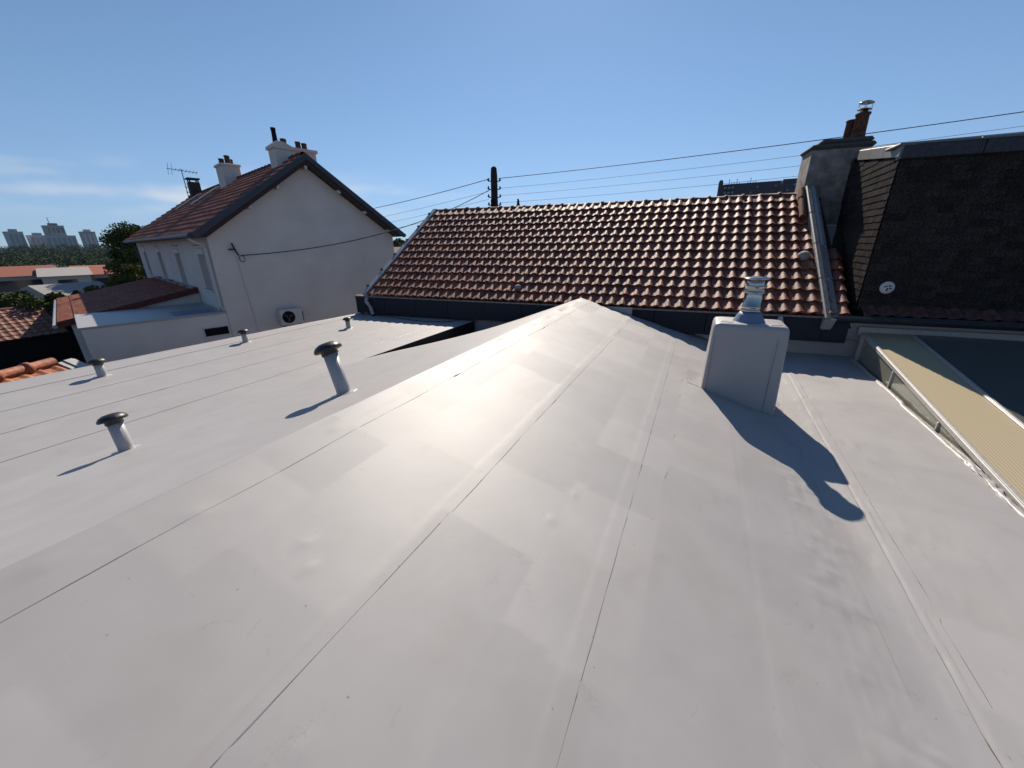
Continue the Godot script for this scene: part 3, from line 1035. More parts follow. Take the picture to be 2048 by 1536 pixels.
# ------------------------------------------------ box chimney with its steel flue, and the vent pipes
func box_chimney() -> void:
	var t := thing("chimney_box", "square chimney wrapped in pale membrane with a steel flue on top", "chimney", Transform3D(Basis.IDENTITY, Vector3(0.7, -2.2, -6.08)))
	var b := Mb.new()
	# rounded tapering body, horizontal sections
	var sec := func(y: float, hx: float, hz: float, r: float, yoff: float) -> Array:
		var ring := []
		for c in 4:
			var sx: float = [1, -1, -1, 1][c]
			var sz: float = [1, 1, -1, -1][c]
			for k in 5:
				var a: float = c * PI / 2 + k * PI / 8
				var p := Vector3(sx * (hx - r) + r * cos(a), y, -(-sz * (hz - r)) + r * sin(a))
				p.x += nz2.get_noise_3d(p.x * 2.0, p.y * 2.0, p.z * 2.0) * 0.006
				p.z += nz2.get_noise_3d(p.x * 2.0 + 9.0, p.y * 2.0, p.z * 2.0) * 0.006
				ring.append(p + Vector3(0, yoff, 0))
		return ring
	var rings := []
	for q: Array in [[-0.5, 0.475, 0.32, 0.02], [-0.12, 0.472, 0.318, 0.025], [0.2, 0.462, 0.314, 0.03], [0.6, 0.448, 0.308, 0.035], [1.02, 0.436, 0.30, 0.035], [1.09, 0.432, 0.297, 0.04], [1.125, 0.424, 0.290, 0.04], [1.148, 0.406, 0.275, 0.045], [1.158, 0.375, 0.25, 0.05], [1.163, 0.1, 0.1, 0.05]]:
		rings.append(sec.call(q[0], q[1], q[2], q[3], 0.0))
	b.sg(1)
	for i in rings.size() - 1:
		var n: int = rings[i].size()
		for k in n:
			var k2 := (k + 1) % n
			b.quad(rings[i][k2], rings[i][k], rings[i + 1][k], rings[i + 1][k2])
	part("wrapped_body", b.done(), M.membrane_plain, t)
	# welded corner strips and corner patches
	part("corner_seam", boxm(Vector3(-0.405, -0.05, 0.315), Vector3(-0.401, 1.0, 0.3215), 0.001), M.bead, t)
	part("corner_seam", boxm(Vector3(0.32, -0.3, 0.3155), Vector3(0.324, 1.0, 0.322), 0.001), M.bead, t)
	for sx: float in [-1.0, 1.0]:
		part("corner_patch", boxm(Vector3(-0.07, -0.004, -0.06), Vector3(0.07, 0.006, 0.06), 0.004, Transform3D(Basis(Vector3.UP, 0.4 * sx), Vector3(sx * 0.27, 1.158, 0.14))), M.membrane_plain, t)
	for q: Array in [[-0.66, -0.45, -0.32, 0.30], [0.44, 0.60, -0.25, 0.30]]:
		# skirt patches welded to the slope on both sides
		var sk := Mb.new()
		for i in 8:
			for j in 3:
				var gp := func(ii: int, jj: int) -> Vector3:
					var xx := lerpf(q[0], q[1], jj / 3.0) + 0.012 * sin(ii * 1.9)
					var zz := lerpf(q[3], q[2], ii / 8.0)
					return Vector3(xx, slope_h(xx + 0.7, zz - 6.08) + 2.2 + 0.0035, zz)
				sk.sg(1)
				sk.quad(gp.call(i, j), gp.call(i, j + 1), gp.call(i + 1, j + 1), gp.call(i + 1, j))
		part("skirt_patch", sk.done(), M.membrane_plain, t)
	var f := thing("steel_flue", "shiny stainless steel flue pipe with a flat cap on the membrane chimney", "flue", Transform3D(Basis.IDENTITY, Vector3(0.69, -1.045, -6.08)))
	part("flashing_cone", lathem([Vector2(0.20, 0.0), Vector2(0.185, 0.02), Vector2(0.15, 0.09), Vector2(0.125, 0.13), Vector2(0.0, 0.13)], 32), M.lead, f)
	var p := lathem([Vector2(0.112, 0.10), Vector2(0.112, 0.14), Vector2(0.120, 0.145), Vector2(0.120, 0.165), Vector2(0.112, 0.17), Vector2(0.112, 0.19), Vector2(0.119, 0.195), Vector2(0.119, 0.21), Vector2(0.111, 0.216), Vector2(0.109, 0.385)], 40)
	part("pipe", p, M.steel, f)
	part("locking_band", lathem([Vector2(0.108, 0.38), Vector2(0.132, 0.385), Vector2(0.132, 0.40), Vector2(0.124, 0.405), Vector2(0.124, 0.46), Vector2(0.132, 0.465), Vector2(0.132, 0.48), Vector2(0.108, 0.485)], 40), M.steel, f)
	part("terminal", lathem([Vector2(0.108, 0.48), Vector2(0.108, 0.56), Vector2(0.09, 0.565)], 40), M.steel, f)
	part("rain_cap", lathem([Vector2(0.0, 0.555), Vector2(0.155, 0.56), Vector2(0.162, 0.57), Vector2(0.155, 0.578), Vector2(0.06, 0.59), Vector2(0.0, 0.592)], 40), M.steel, f)

func vents() -> void:
	var spots := [
		[Vector3(-2.95, 0, -2.43), 1.02, "tall leaning black-capped vent pipe on the slope beside the roof ridge", -0.26, 0.40],
		[Vector3(-4.50, 0, -1.28), 0.84, "slim upright black-capped vent pipe beside the last seam of the flat roof", -0.12, 0.33],
		[Vector3(-8.29, 0, -2.42), 0.88, "short black-capped vent pipe by the flat roof edge near orange ridge tiles", 0.0, 0.235],
		[Vector3(-8.44, 0, -4.74), 0.82, "short black-capped vent pipe by the flat roof edge below the wall vent slot", 0.0, 0.235],
		[Vector3(-7.52, 0, -6.63), 0.80, "short black-capped vent pipe close to the tiled house's eave shadow", 0.0, 0.235]]
	var capm := lathem([Vector2(0.072, 0.0), Vector2(0.076, 0.004), Vector2(0.074, 0.05), Vector2(0.082, 0.055), Vector2(0.118, 0.040), Vector2(0.126, 0.046), Vector2(0.124, 0.064), Vector2(0.104, 0.092), Vector2(0.064, 0.112), Vector2(0.0, 0.118)], 36)
	for q: Array in spots:
		var p: Vector3 = q[0]
		var y: float = left_h(p.x, p.z) if p.x > -5.15 else flat_h(p.x, p.z)
		p.y = y
		var s: float = q[1]
		var t := thing("vent_pipe", q[2], "vent pipe", Transform3D(Basis(Vector3.BACK, -q[3]).scaled(Vector3(s, s, s)), p), "black-capped vent pipes")
		var pipe := lathem([Vector2(0.09, -0.03), Vector2(0.076, 0.004), Vector2(0.067, 0.012), Vector2(0.065, 0.05), Vector2(0.065, q[4]), Vector2(0.05, q[4])], 32)
		part("pipe", pipe, M.pvc, t)
		part("flange", lathem([Vector2(0.125, -0.006), Vector2(0.122, 0.002), Vector2(0.06, 0.003)], 36), M.membrane_plain, t)
		part("cap", capm, M.black_plastic, t, Transform3D(Basis(Vector3.BACK, 0.14), Vector3(0, q[4] - 0.025, 0)))

# ------------------------------------------------ the white house on the left
var HX := Transform3D(Basis(Vector3.UP, deg_to_rad(73.4)), Vector3(-15.6 * cos(deg_to_rad(16.6)), 0, -15.6 * sin(deg_to_rad(16.6))))
func neighbour_house() -> void:
	var t := thing("white_house", "white rendered gable house with dark bargeboards and a brown tile roof", "house", HX)
	part("gable_wall", prismm(pv([[3.2, -6.0], [9.75, -6.0], [9.75, 0.42], [6.48, 2.66], [3.2, 0.40]]), -0.25, 0.0), M.house_wall, t)
	part("back_wall", prismm(pv([[3.2, -6.0], [9.75, -6.0], [9.75, 0.42], [6.48, 2.66], [3.2, 0.40]]), -17.0, -16.75), M.house_wall, t)
	part("far_wall", boxm(Vector3(9.5, -6.0, -16.75), Vector3(9.75, 0.42, -0.25)), M.house_wall, t)
	# side wall with real window openings
	var wins := [[0.95, 1.95], [5.05, 6.05], [9.5, 10.5], [14.2, 15.2]]
	var sw := Mb.new()
	sw.box(Vector3(3.2, -6.0, -16.75), Vector3(3.45, -1.42, -0.25))
	sw.box(Vector3(3.2, -0.06, -16.75), Vector3(3.45, 0.40, -0.25))
	var at := 0.25
	for w: Array in wins:
		sw.box(Vector3(3.2, -1.42, -w[0]), Vector3(3.45, -0.06, -at))
		at = w[1]
	sw.box(Vector3(3.2, -1.42, -16.75), Vector3(3.45, -0.06, -at))
	part("side_wall", sw.done(), M.house_wall, t)
	for w: Array in wins:
		var z0: float = -w[0]
		var z1: float = -w[1]
		var f := Mb.new()
		f.box(Vector3(3.36, -1.42, z1), Vector3(3.42, -1.35, z0))
		f.box(Vector3(3.36, -0.14, z1), Vector3(3.42, -0.06, z0))
		f.box(Vector3(3.36, -1.35, z1), Vector3(3.42, -0.14, z1 + 0.07))
		f.box(Vector3(3.36, -1.35, z0 - 0.07), Vector3(3.42, -0.14, z0))
		f.box(Vector3(3.355, -1.35, (z0 + z1) * 0.5 - 0.04), Vector3(3.415, -0.14, (z0 + z1) * 0.5 + 0.04))
		f.box(Vector3(3.37, -0.80, z1 + 0.07), Vector3(3.41, -0.76, (z0 + z1) * 0.5 - 0.04))
		f.box(Vector3(3.37, -0.80, (z0 + z1) * 0.5 + 0.04), Vector3(3.41, -0.76, z0 - 0.07))
		var win := part("window", f.done(), M.white_paint, t)
		part("pane", boxm(Vector3(3.385, -1.35, z1 + 0.07), Vector3(3.395, -0.14, z0 - 0.07)), M.window_glass, win)
		part("sill", boxm(Vector3(3.12, -1.48, z1 - 0.05), Vector3(3.36, -1.421, z0 + 0.05), 0.01), M.white_paint, win)
		part("shutter_box", boxm(Vector3(3.17, -0.26, z1 + 0.01), Vector3(3.36, -0.065, z0 - 0.01), 0.01), M.white_paint, win)
		part("drip_strip", boxm(Vector3(3.15, 0.02, z1 - 0.1), Vector3(3.199, 0.045, z0 + 0.1)), M.navy_board, win)
	# roof deck and tile coverings
	var deck := prismm(pv([[2.86, 0.28], [6.5, 2.80], [10.1, 0.30], [9.8, 0.28], [6.5, 2.62], [3.15, 0.26]]), -17.3, 0.34)
	var roof := part("roof", deck, M.brick_dark, t)
	for side in 2:
		var b := Mb.new()
		var e := Vector3(2.80, 0.34, 0) if side == 0 else Vector3(10.16, 0.34, 0)
		var r := Vector3(6.5, 2.90, 0)
		var dirv := (r - e).normalized()
		var L := (r - e).length()
		var nrm := Vector3(-dirv.y, dirv.x, 0) if side == 0 else Vector3(dirv.y, -dirv.x, 0)
		if nrm.y < 0:
			nrm = -nrm
		var rows := 13
		var cols := 70
		var seg := 6
		for k in rows:
			var s0 := L * k / rows
			var s1 := L * (k + 1) / rows + 0.03
			for c in cols * seg:
				var f0 := float(c) / seg
				var f1 := float(c + 1) / seg
				var za := 0.34 - f0 * 0.252
				var zb := 0.34 - f1 * 0.252
				var tone := 1.0 + 0.28 * sin(floor(f0) * 12.9898 + k * 78.233)
				b.col = Color(0.36 * tone, 0.125 * tone, 0.072 * tone)
				var ha := tile_prof(fposmod(f0, 1.0)) * 0.8
				var hb := tile_prof(fposmod(f1 - 0.0001, 1.0)) * 0.8
				var p0 := e + dirv * s0 + nrm * (ha + 0.05) + Vector3(0, 0, za)
				var p1 := e + dirv * s0 + nrm * (hb + 0.05) + Vector3(0, 0, zb)
				var p2 := e + dirv * s1 + nrm * hb + Vector3(0, 0, zb)
				var p3 := e + dirv * s1 + nrm * ha + Vector3(0, 0, za)
				b.sg(1)
				if side == 0:
					b.quad(p1, p0, p3, p2)
				else:
					b.quad(p0, p1, p2, p3)
				b.sg(2)
				b.quad(p0, p0 - nrm * 0.06, p1 - nrm * 0.06, p1)
		part("tile_covering", b.done(), M.tile, roof).set_meta("kind", "stuff")
	var rt := lathem([Vector2(0.11, 0.0), Vector2(0.108, 0.34), Vector2(0.128, 0.35), Vector2(0.128, 0.41), Vector2(0.11, 0.42)], 12)
	for k in 43:
		part("ridge_tile", rt, M.ridge_tile, roof, Transform3D(Basis(Vector3.RIGHT, -PI / 2), Vector3(6.5, 2.90, 0.2 - k * 0.405)))
	# two pale flashing strips running up the slope, a roof light
	var sl := Basis(Vector3.BACK, atan2(2.56, 3.70))
	for b0: float in [9.4, 13.2]:
		part("roof_light", boxm(Vector3(2.6, 0.06, -0.22), Vector3(4.1, 0.12, 0.22), 0.02, Transform3D(sl, Vector3(2.80, 0.34, -b0))), M.zinc, roof)
	# bargeboards, purlin ends, gutter, downpipe
	part("bargeboard", prismm(pv([[2.76, 0.36], [6.5, 2.95], [6.5, 2.76], [2.94, 0.26], [2.82, 0.24]]), 0.341, 0.385), M.navy_board, t)
	part("bargeboard", prismm(pv([[10.20, 0.36], [10.12, 0.26], [10.0, 0.28], [6.502, 2.76], [6.502, 2.95]]), 0.341, 0.385), M.navy_board, t)
	for q: Array in [[3.42, 0.47], [4.5, 1.16], [5.46, 1.80], [6.48, 2.50], [7.55, 1.82], [8.51, 1.18], [9.45, 0.54]]:
		part("purlin_end", boxm(Vector3(q[0] - 0.045, q[1] - 0.04, 0.0), Vector3(q[0] + 0.045, q[1] + 0.08, 0.30), 0.012), M.white_paint, t)
	part("gutter", tubem([Vector3(2.74, 0.30, 0.3), Vector3(2.74, 0.28, -17.2)], 0.075, 10), M.navy_board, t)
	part("downpipe", tubem([Vector3(2.74, 0.26, -0.12), Vector3(2.84, 0.16, -0.12), Vector3(3.10, 0.02, -0.16), Vector3(3.14, -0.1, -0.18), Vector3(3.14, -1.9, -0.22), Vector3(3.06, -2.0, -0.26)], 0.045, 10), M.white_paint, t)
	part("downpipe", tubem([Vector3(2.78, 0.26, -16.9), Vector3(3.12, 0.0, -16.9), Vector3(3.14, -6.0, -16.9)], 0.05, 8), M.navy_board, t)
	part("conduit", tubem([Vector3(3.86, -0.3, 0.012), Vector3(3.92, -1.6, 0.012), Vector3(3.98, -2.9, 0.012)], 0.011, 6), M.white_paint, t)
	# chimneys
	var c1 := part("chimney", boxm(Vector3(5.98, 1.9, -1.45), Vector3(7.42, 3.22, -0.85), 0.02), M.house_wall, t)
	part("chimney_cap", prismm(pv([[5.93, 3.20], [7.47, 3.20], [7.47, 3.30], [6.60, 3.30], [6.32, 3.42], [6.10, 3.43], [5.93, 3.30]]), -1.50, -0.80), M.house_wall, c1)
	for q: Array in [[6.18, 3.42, 0.46, 0.085, 1], [6.45, 3.30, 0.28, 0.11, 0], [6.94, 3.28, 0.28, 0.10, 0], [7.16, 3.28, 0.26, 0.10, 0]]:
		part("chimney_pot", lathem([Vector2(q[3], 0.0), Vector2(q[3] * 0.85, q[2] * 0.8), Vector2(q[3] * 1.0, q[2] * 0.85), Vector2(q[3] * 0.95, q[2]), Vector2(q[3] * 0.6, q[2])], 14), M.dark if q[4] == 1 else M.soot_pot, c1, Transform3D(Basis.IDENTITY, Vector3(q[0], q[1], -1.15)))
	var c2 := part("chimney", boxm(Vector3(5.90, 1.9, -8.1), Vector3(6.62, 3.42, -7.1), 0.02), M.house_wall, t)
	part("chimney_cap", boxm(Vector3(5.85, 3.40, -8.15), Vector3(6.67, 3.50, -7.05), 0.02), M.house_wall, c2)
	for q: Array in [[6.25, -7.35, 0.36], [6.10, -7.7, 0.26], [6.45, -7.7, 0.28]]:
		part("chimney_pot", lathem([Vector2(0.12, 0.0), Vector2(0.10, q[2] * 0.8), Vector2(0.12, q[2] * 0.85), Vector2(0.11, q[2]), Vector2(0.07, q[2])], 14), M.soot_pot, c2, Transform3D(Basis.IDENTITY, Vector3(q[0], 3.49, q[1])))
	var c3 := part("chimney", boxm(Vector3(6.0, 2.2, -14.9), Vector3(6.5, 3.45, -14.3), 0.02), M.brick_dark, t)
	var lg := Mb.new()
	for q: Array in [[6.03, -14.85], [6.42, -14.85], [6.03, -14.4], [6.42, -14.4]]:
		lg.box(Vector3(q[0], 3.44, q[1]), Vector3(q[0] + 0.06, 3.60, q[1] + 0.06))
	lg.box(Vector3(5.95, 3.60, -14.95), Vector3(6.55, 3.66, -14.25))
	part("chimney_cap", lg.done(), M.brick_dark, c3)

	# roof aerial
	var an := thing("roof_aerial", "thin metal television aerial on a mast above the white house's roof", "aerial", HX * Transform3D(Basis.IDENTITY, Vector3(5.74, 2.3, -14.0)))
	part("mast", tubem([Vector3(0, 0, 0), Vector3(0, 1.72, 0)], 0.022, 6), M.zinc_dark, an)
	part("boom", tubem([Vector3(-0.65, 1.66, 0.15), Vector3(0.75, 1.62, -0.2)], 0.016, 6), M.zinc_dark, an)
	for k in 9:
		var f := k / 8.0
		var c := Vector3(lerpf(-0.6, 0.7, f), 1.66 - 0.04 * f, lerpf(0.14, -0.19, f))
		var h := 0.30 if k < 2 else 0.08
		part("element", tubem([c + Vector3(0.06, h, -h * 0.3), c + Vector3(-0.06, -h, h * 0.3)], 0.009, 5), M.zinc_dark, an)
	for k in 3:
		part("bracket", boxm(Vector3(-0.05, 0.3 + k * 0.25, -0.02), Vector3(0.16, 0.33 + k * 0.25, 0.02)), M.zinc_dark, an)

	# air conditioner
	var ac := thing("air_conditioner", "white outdoor air conditioner with a round dark fan on the gable wall", "air conditioner", HX * Transform3D(Basis.IDENTITY, Vector3(5.04, -2.72, 0.0)))
	part("casing", boxm(Vector3(-0.38, 0.0, 0.08), Vector3(0.36, 0.56, 0.38), 0.02), M.white_paint, ac)
	part("fan_grille", lathem([Vector2(0.0, 0.0), Vector2(0.205, 0.0), Vector2(0.215, 0.008), Vector2(0.205, 0.014), Vector2(0.19, 0.004), Vector2(0.0, 0.003)], 32, Transform3D(Basis(Vector3.RIGHT, PI / 2), Vector3(-0.12, 0.29, 0.382))), M.dark, ac)
	for k in 3:
		part("fan_blade", boxm(Vector3(0.03, -0.05, 0.0), Vector3(0.17, 0.05, 0.004), 0.0, Transform3D(Basis(Vector3.BACK, TAU * k / 3.0 + 0.4) * Basis(Vector3.RIGHT, 0.2), Vector3(-0.12, 0.29, 0.388))), M.zinc_dark, ac)
	part("service_cover", boxm(Vector3(0.36, 0.1, 0.14), Vector3(0.40, 0.44, 0.34), 0.01), M.zinc_dark, ac)
	for x: float in [-0.3, 0.26]:
		part("wall_bracket", boxm(Vector3(x - 0.02, -0.04, 0.0), Vector3(x + 0.02, -0.002, 0.42)), M.zinc_dark, ac)

	# cable bracket on the gable
	var br := thing("cable_bracket", "black cable anchor with a coiled loop fixed to the gable wall", "bracket", HX * Transform3D(Basis.IDENTITY, Vector3(3.83, -0.10, 0.0)))
	part("strut", tubem([Vector3(-0.03, 0.18, 0.06), Vector3(0.02, -0.05, 0.10), Vector3(0.08, -0.2, 0.12)], 0.028, 6), M.cable, br)
	part("arm", boxm(Vector3(-0.14, -0.03, 0.0), Vector3(0.05, 0.01, 0.10), 0.006), M.cable, br)
	var coil := []
	for k in 17:
		var a := TAU * k / 16.0
		coil.append(Vector3(0.16 + 0.07 * cos(a), -0.30 + 0.10 * sin(a), 0.10 + 0.03 * cos(a)))
	part("coil", tubem(coil, 0.012, 6), M.cable, br)

	annex()

func annex() -> void:
	var t := thing("flat_annex", "low white annex with a pale flat terrace top in front of the white house", "annex", HX)
	part("wall", boxm(Vector3(-0.15, -6.0, -3.38), Vector3(3.19, -2.10, -0.003)), M.house_wall, t)
	part("terrace_top", boxm(Vector3(-0.20, -2.10, -3.38), Vector3(3.19, -2.04, 0.02), 0.008), M.membrane_plain, t)
	part("dark_sheet", boxm(Vector3(1.9, -2.038, -1.2), Vector3(3.0, -2.02, -0.35), 0.004), M.lead, t)
	var w := part("vent_slot", boxm(Vector3(2.44, -2.80, 0.004), Vector3(3.16, -2.47, 0.02), 0.004), M.white_paint, t)
	part("recess_shade_pane", boxm(Vector3(2.48, -2.76, 0.0205), Vector3(3.12, -2.51, 0.028)), M.dark, w)  # dark pane proud of the wall, coloured as the shade inside a recess
	var l := thing("lean_to", "lean-to with a low red tile roof against the side of the white house", "outbuilding", HX)
	part("wall", prismm(pv([[-0.35, -6.0], [3.19, -6.0], [3.19, -1.66], [-0.35, -2.37]]), -13.0, -3.46), M.house_wall, l)
	var e := Vector3(-0.62, -2.30, 0)
	var r := Vector3(3.18, -1.54, 0)
	var pitch := atan2(r.y - e.y, r.x - e.x)
	var L := (r - e).length()
	var roof := part("roof", prismm(pv([[-0.6, -2.37], [3.18, -1.61], [3.18, -1.55], [-0.62, -2.31]]), -13.1, -3.40), M.brick_dark, l)
	var rows := 9
	var ex := L / rows
	var ts := tile_set(Vector3(0.42, 0.115, 0.055), 0.22, 0.33, ex + 0.06, 0.02, 6, 8)
	var B := Basis(Vector3(0, 0, 1), Vector3.UP, Vector3(-1, 0, 0)) * Basis(Vector3.RIGHT, pitch)
	for k in rows:
		var s := k * ex
		for c in 29:
			part("tile", ts[rng.randi_range(0, 5)], M.orange_tile, roof, Transform3D(B, Vector3(e.x + s * cos(pitch), e.y + s * sin(pitch) + 0.004, -13.05 + c * 0.333)))
	part("verge_board", prismm(pv([[-0.62, -2.42], [3.19, -1.66], [3.19, -1.46], [-0.62, -2.22]]), -3.385, -3.345), M.red_board, l)
	part("eave_gutter", tubem([Vector3(-0.70, -2.36, -13.2), Vector3(-0.70, -2.36, -3.3)], 0.06, 8), M.zinc, l)
	for k in 6:     # lumps of mortar at the foot of the house wall
		part("mortar_fillet", boxm(Vector3(3.02, -1.60, -4.6 - k * 1.5), Vector3(3.19, -1.46 + 0.03 * (k % 2), -3.5 - k * 1.5), 0.04), M.cement, l)

# ------------------------------------------------ pole and overhead wires
func at(az: float, d: float, y: float) -> Vector3:
	var a := deg_to_rad(az)
	return Vector3(sin(a) * d, y, -cos(a) * d)

func span(called: String, label: String, a: Vector3, b: Vector3, sag: float, r: float, group := "overhead wires") -> void:
	var pts := []
	for k in 25:
		var f := k / 24.0
		pts.append(a.lerp(b, f) - Vector3(0, sag * 4.0 * f * (1.0 - f), 0))
	var o := part(called, tubem(pts, r, 5), M.wire, self)
	tag(o, label, "wire", group)

func pole_and_wires() -> void:
	var p := at(-27.5, 20.0, 0)
	var t := thing("utility_pole", "dark round utility pole rising behind the tiled roof ridge", "pole", Transform3D(Basis.IDENTITY, Vector3(p.x, -6.0, p.z)))
	part("post", lathem([Vector2(0.20, 0.0), Vector2(0.155, 8.9), Vector2(0.135, 9.2), Vector2(0.09, 9.27), Vector2(0.0, 9.28)], 14), M.wood_pole, t)
	var right := Vector3(cos(deg_to_rad(27.5)), 0, -sin(deg_to_rad(27.5)))
	right = Vector3(cos(deg_to_rad(-27.5)), 0, sin(deg_to_rad(-27.5)))
	for k in 4:
		for s: float in [-1.0, 1.0]:
			var y := 8.72 - k * 0.34
			var ins := Mb.new()
			ins.tube([right * s * 0.15 + Vector3(0, y - 0.04, 0), right * s * 0.27 + Vector3(0, y - 0.04, 0)], 0.022, 6)
			ins.lathe([Vector2(0.0, 0.0), Vector2(0.045, 0.0), Vector2(0.05, 0.05), Vector2(0.025, 0.08), Vector2(0.03, 0.12), Vector2(0.0, 0.13)], 10, Transform3D(Basis.IDENTITY, right * s * 0.27 + Vector3(0, y - 0.03, 0)))
			part("insulator", ins.done(), M.dark, t)
	part("junction_box", boxm(Vector3(-0.10, 7.6, 0.10), Vector3(0.10, 7.9, 0.22), 0.02), M.dark, t)
	var base := Vector3(p.x, 0, p.z)
	span("overhead_wire", "thick overhead wire from the pole to beyond the slate building", base + right * 0.2 + Vector3(0, 2.79, 0), at(26.0, 21.7, 3.68), 0.10, 0.014)
	span("overhead_wire", "thick overhead wire from the pole down behind the white house", base - right * 0.2 + Vector3(0, 2.78, 0), at(-50.0, 32.0, 1.75), 0.16, 0.016)
	for k in 3:
		span("overhead_wire", "%s of three thin wires from the pole towards the old chimney" % ["highest", "middle", "lowest"][k], base + right * 0.27 + Vector3(0, 2.38 - k * 0.31, 0), at(26.0, 21.7, 3.29 - k * 0.35), 0.12, 0.006)
		span("overhead_wire", "%s of three thin wires from the pole to behind the white house" % ["highest", "middle", "lowest"][k], base - right * 0.27 + Vector3(0, 2.25 - k * 0.33, 0), at(-50.0, 32.0, 1.05 - k * 0.42), 0.10, 0.007)
	span("service_cable", "sagging black service cable from the pole to the gable wall anchor", base - right * 0.2 + Vector3(0, 2.33, 0), HX * Vector3(3.96, -0.30, 0.11), 0.55, 0.016)

# ------------------------------------------------ tiled roofs beyond the flat roof, lower left
func left_roofs() -> void:
	var X := Transform3D(Basis(Vector3(-0.418, 0, -0.908), Vector3.UP, Vector3(0.908, 0, -0.418)), Vector3(-13.36, -2.52, -3.2))
	var t := thing("orange_tile_roof", "bright orange tile roof end with round ridge tiles beyond the flat roof edge", "roof", X)
	var body := part("roof", prismm(pv([[0.0, -0.06], [2.4, -1.36], [2.4, -3.4], [-2.4, -3.4], [-2.4, -1.36]]), -5.0, -0.02, Transform3D(Basis(Vector3(0, 0, 1), Vector3.UP, Vector3(-1, 0, 0)) * Basis(Vector3.UP, PI), Vector3.ZERO)), M.brick_dark, t)
	var ts := tile_set(Vector3(0.46, 0.135, 0.06), 0.16, 0.30, 0.46, 0.03, 6, 10)
	var pitch := 0.496
	for r in 5:
		for c in 16:
			var s := 0.44 + r * 0.40
			part("tile", ts[rng.randi_range(0, 5)], M.orange_tile, body, Transform3D(Basis(Vector3.RIGHT, pitch) * Basis(Vector3.UP, rng.randf_range(-0.01, 0.01)), Vector3(-0.32 - c * 0.30, -0.02 - s * sin(pitch), s * cos(pitch))))
	var rm := lathem([Vector2(0.11, 0.0), Vector2(0.105, 0.46), Vector2(0.14, 0.47), Vector2(0.145, 0.55), Vector2(0.115, 0.57)], 18)
	for k in 8:
		part("ridge_tile", rm, M.terracotta if k % 3 == 5 else M.orange_ridge, body, Transform3D(Basis(Vector3.BACK, PI / 2), Vector3(-0.02 - k * 0.55, 0.03, 0.02)))
	part("zinc_end", boxm(Vector3(-0.02, -0.02, 0.0), Vector3(0.36, 0.03, 1.3), 0.01, Transform3D(Basis(Vector3.RIGHT, pitch), Vector3(0.02, -0.02, 0.05))), M.zinc, t)
	part("zinc_strip", boxm(Vector3(0.10, 0.031, 0.0), Vector3(0.30, 0.06, 1.3), 0.012, Transform3D(Basis(Vector3.RIGHT, pitch), Vector3(0.02, -0.02, 0.05))), M.zinc, t)

	var m := thing("low_tiled_shed", "low shed with a brown tile roof and dark shade-coloured wall beyond the courtyard", "shed", Transform3D(Basis.IDENTITY, Vector3(-25.8, -6.0, 0)))
	part("wall", boxm(Vector3(-4.0, 0.0, -10.2), Vector3(-0.15, 2.36, 3.0)), M.dark, m)  # deep courtyard shade put into the near-black wall colour
	var roof := part("roof", prismm(pv([[0.05, 2.36], [-1.9, 3.42], [-4.0, 2.36]]), -7.05, 3.0), M.brick_dark, m)
	var st := SurfaceTool.new()
	st.begin(Mesh.PRIMITIVE_TRIANGLES)
	var t2 := tile_set(Vector3(0.36, 0.15, 0.10), 0.25, 0.25, 0.34, 0.03, 5, 6)
	var pt := atan2(1.06, 1.95)
	for r in 8:
		for c in 40:
			var s := r * 0.275
			st.append_from(t2[rng.randi_range(0, 4)], 0, Transform3D(Basis(Vector3.UP, PI / 2) * Basis(Vector3.RIGHT, pt), Vector3(0.08 - s * cos(pt), 2.39 + s * sin(pt), 3.0 - c * 0.25)))
	part("tile_covering", st.commit(), M.tile, roof).set_meta("kind", "stuff")
	part("ridge_tiles", tubem([Vector3(-1.9, 3.42, -7.05), Vector3(-1.9, 3.42, 3.0)], 0.12, 8), M.ridge_tile, roof)

# ------------------------------------------------ foliage
func leaves(b: Mb, c: Vector3, rad: Vector3, n: int, size: float, lo: Vector3, hi: Vector3) -> void:
	for i in n:
		var d := Vector3(rng.randfn(), rng.randfn(), rng.randfn()).normalized()
		var p := c + d * rad * pow(rng.randf(), 0.35)
		var u := Vector3(rng.randfn(), rng.randfn() * 0.6, rng.randfn()).normalized()
		var w := u.cross(Vector3(rng.randfn(), rng.randfn(), rng.randfn())).normalized()
		var s := size * rng.randf_range(0.6, 1.3)
		var k := rng.randf()
		b.col = Color(lerpf(lo.x, hi.x, k), lerpf(lo.y, hi.y, k), lerpf(lo.z, hi.z, k))
		b.tri(p - u * s * 0.5 - w * s * 0.22, p + u * s * 0.5, p - u * s * 0.1 + w * s * 0.45)
		b.tri(p - u * s * 0.5 - w * s * 0.22, p + u * s * 0.1 - w * s * 0.5, p + u * s * 0.5)

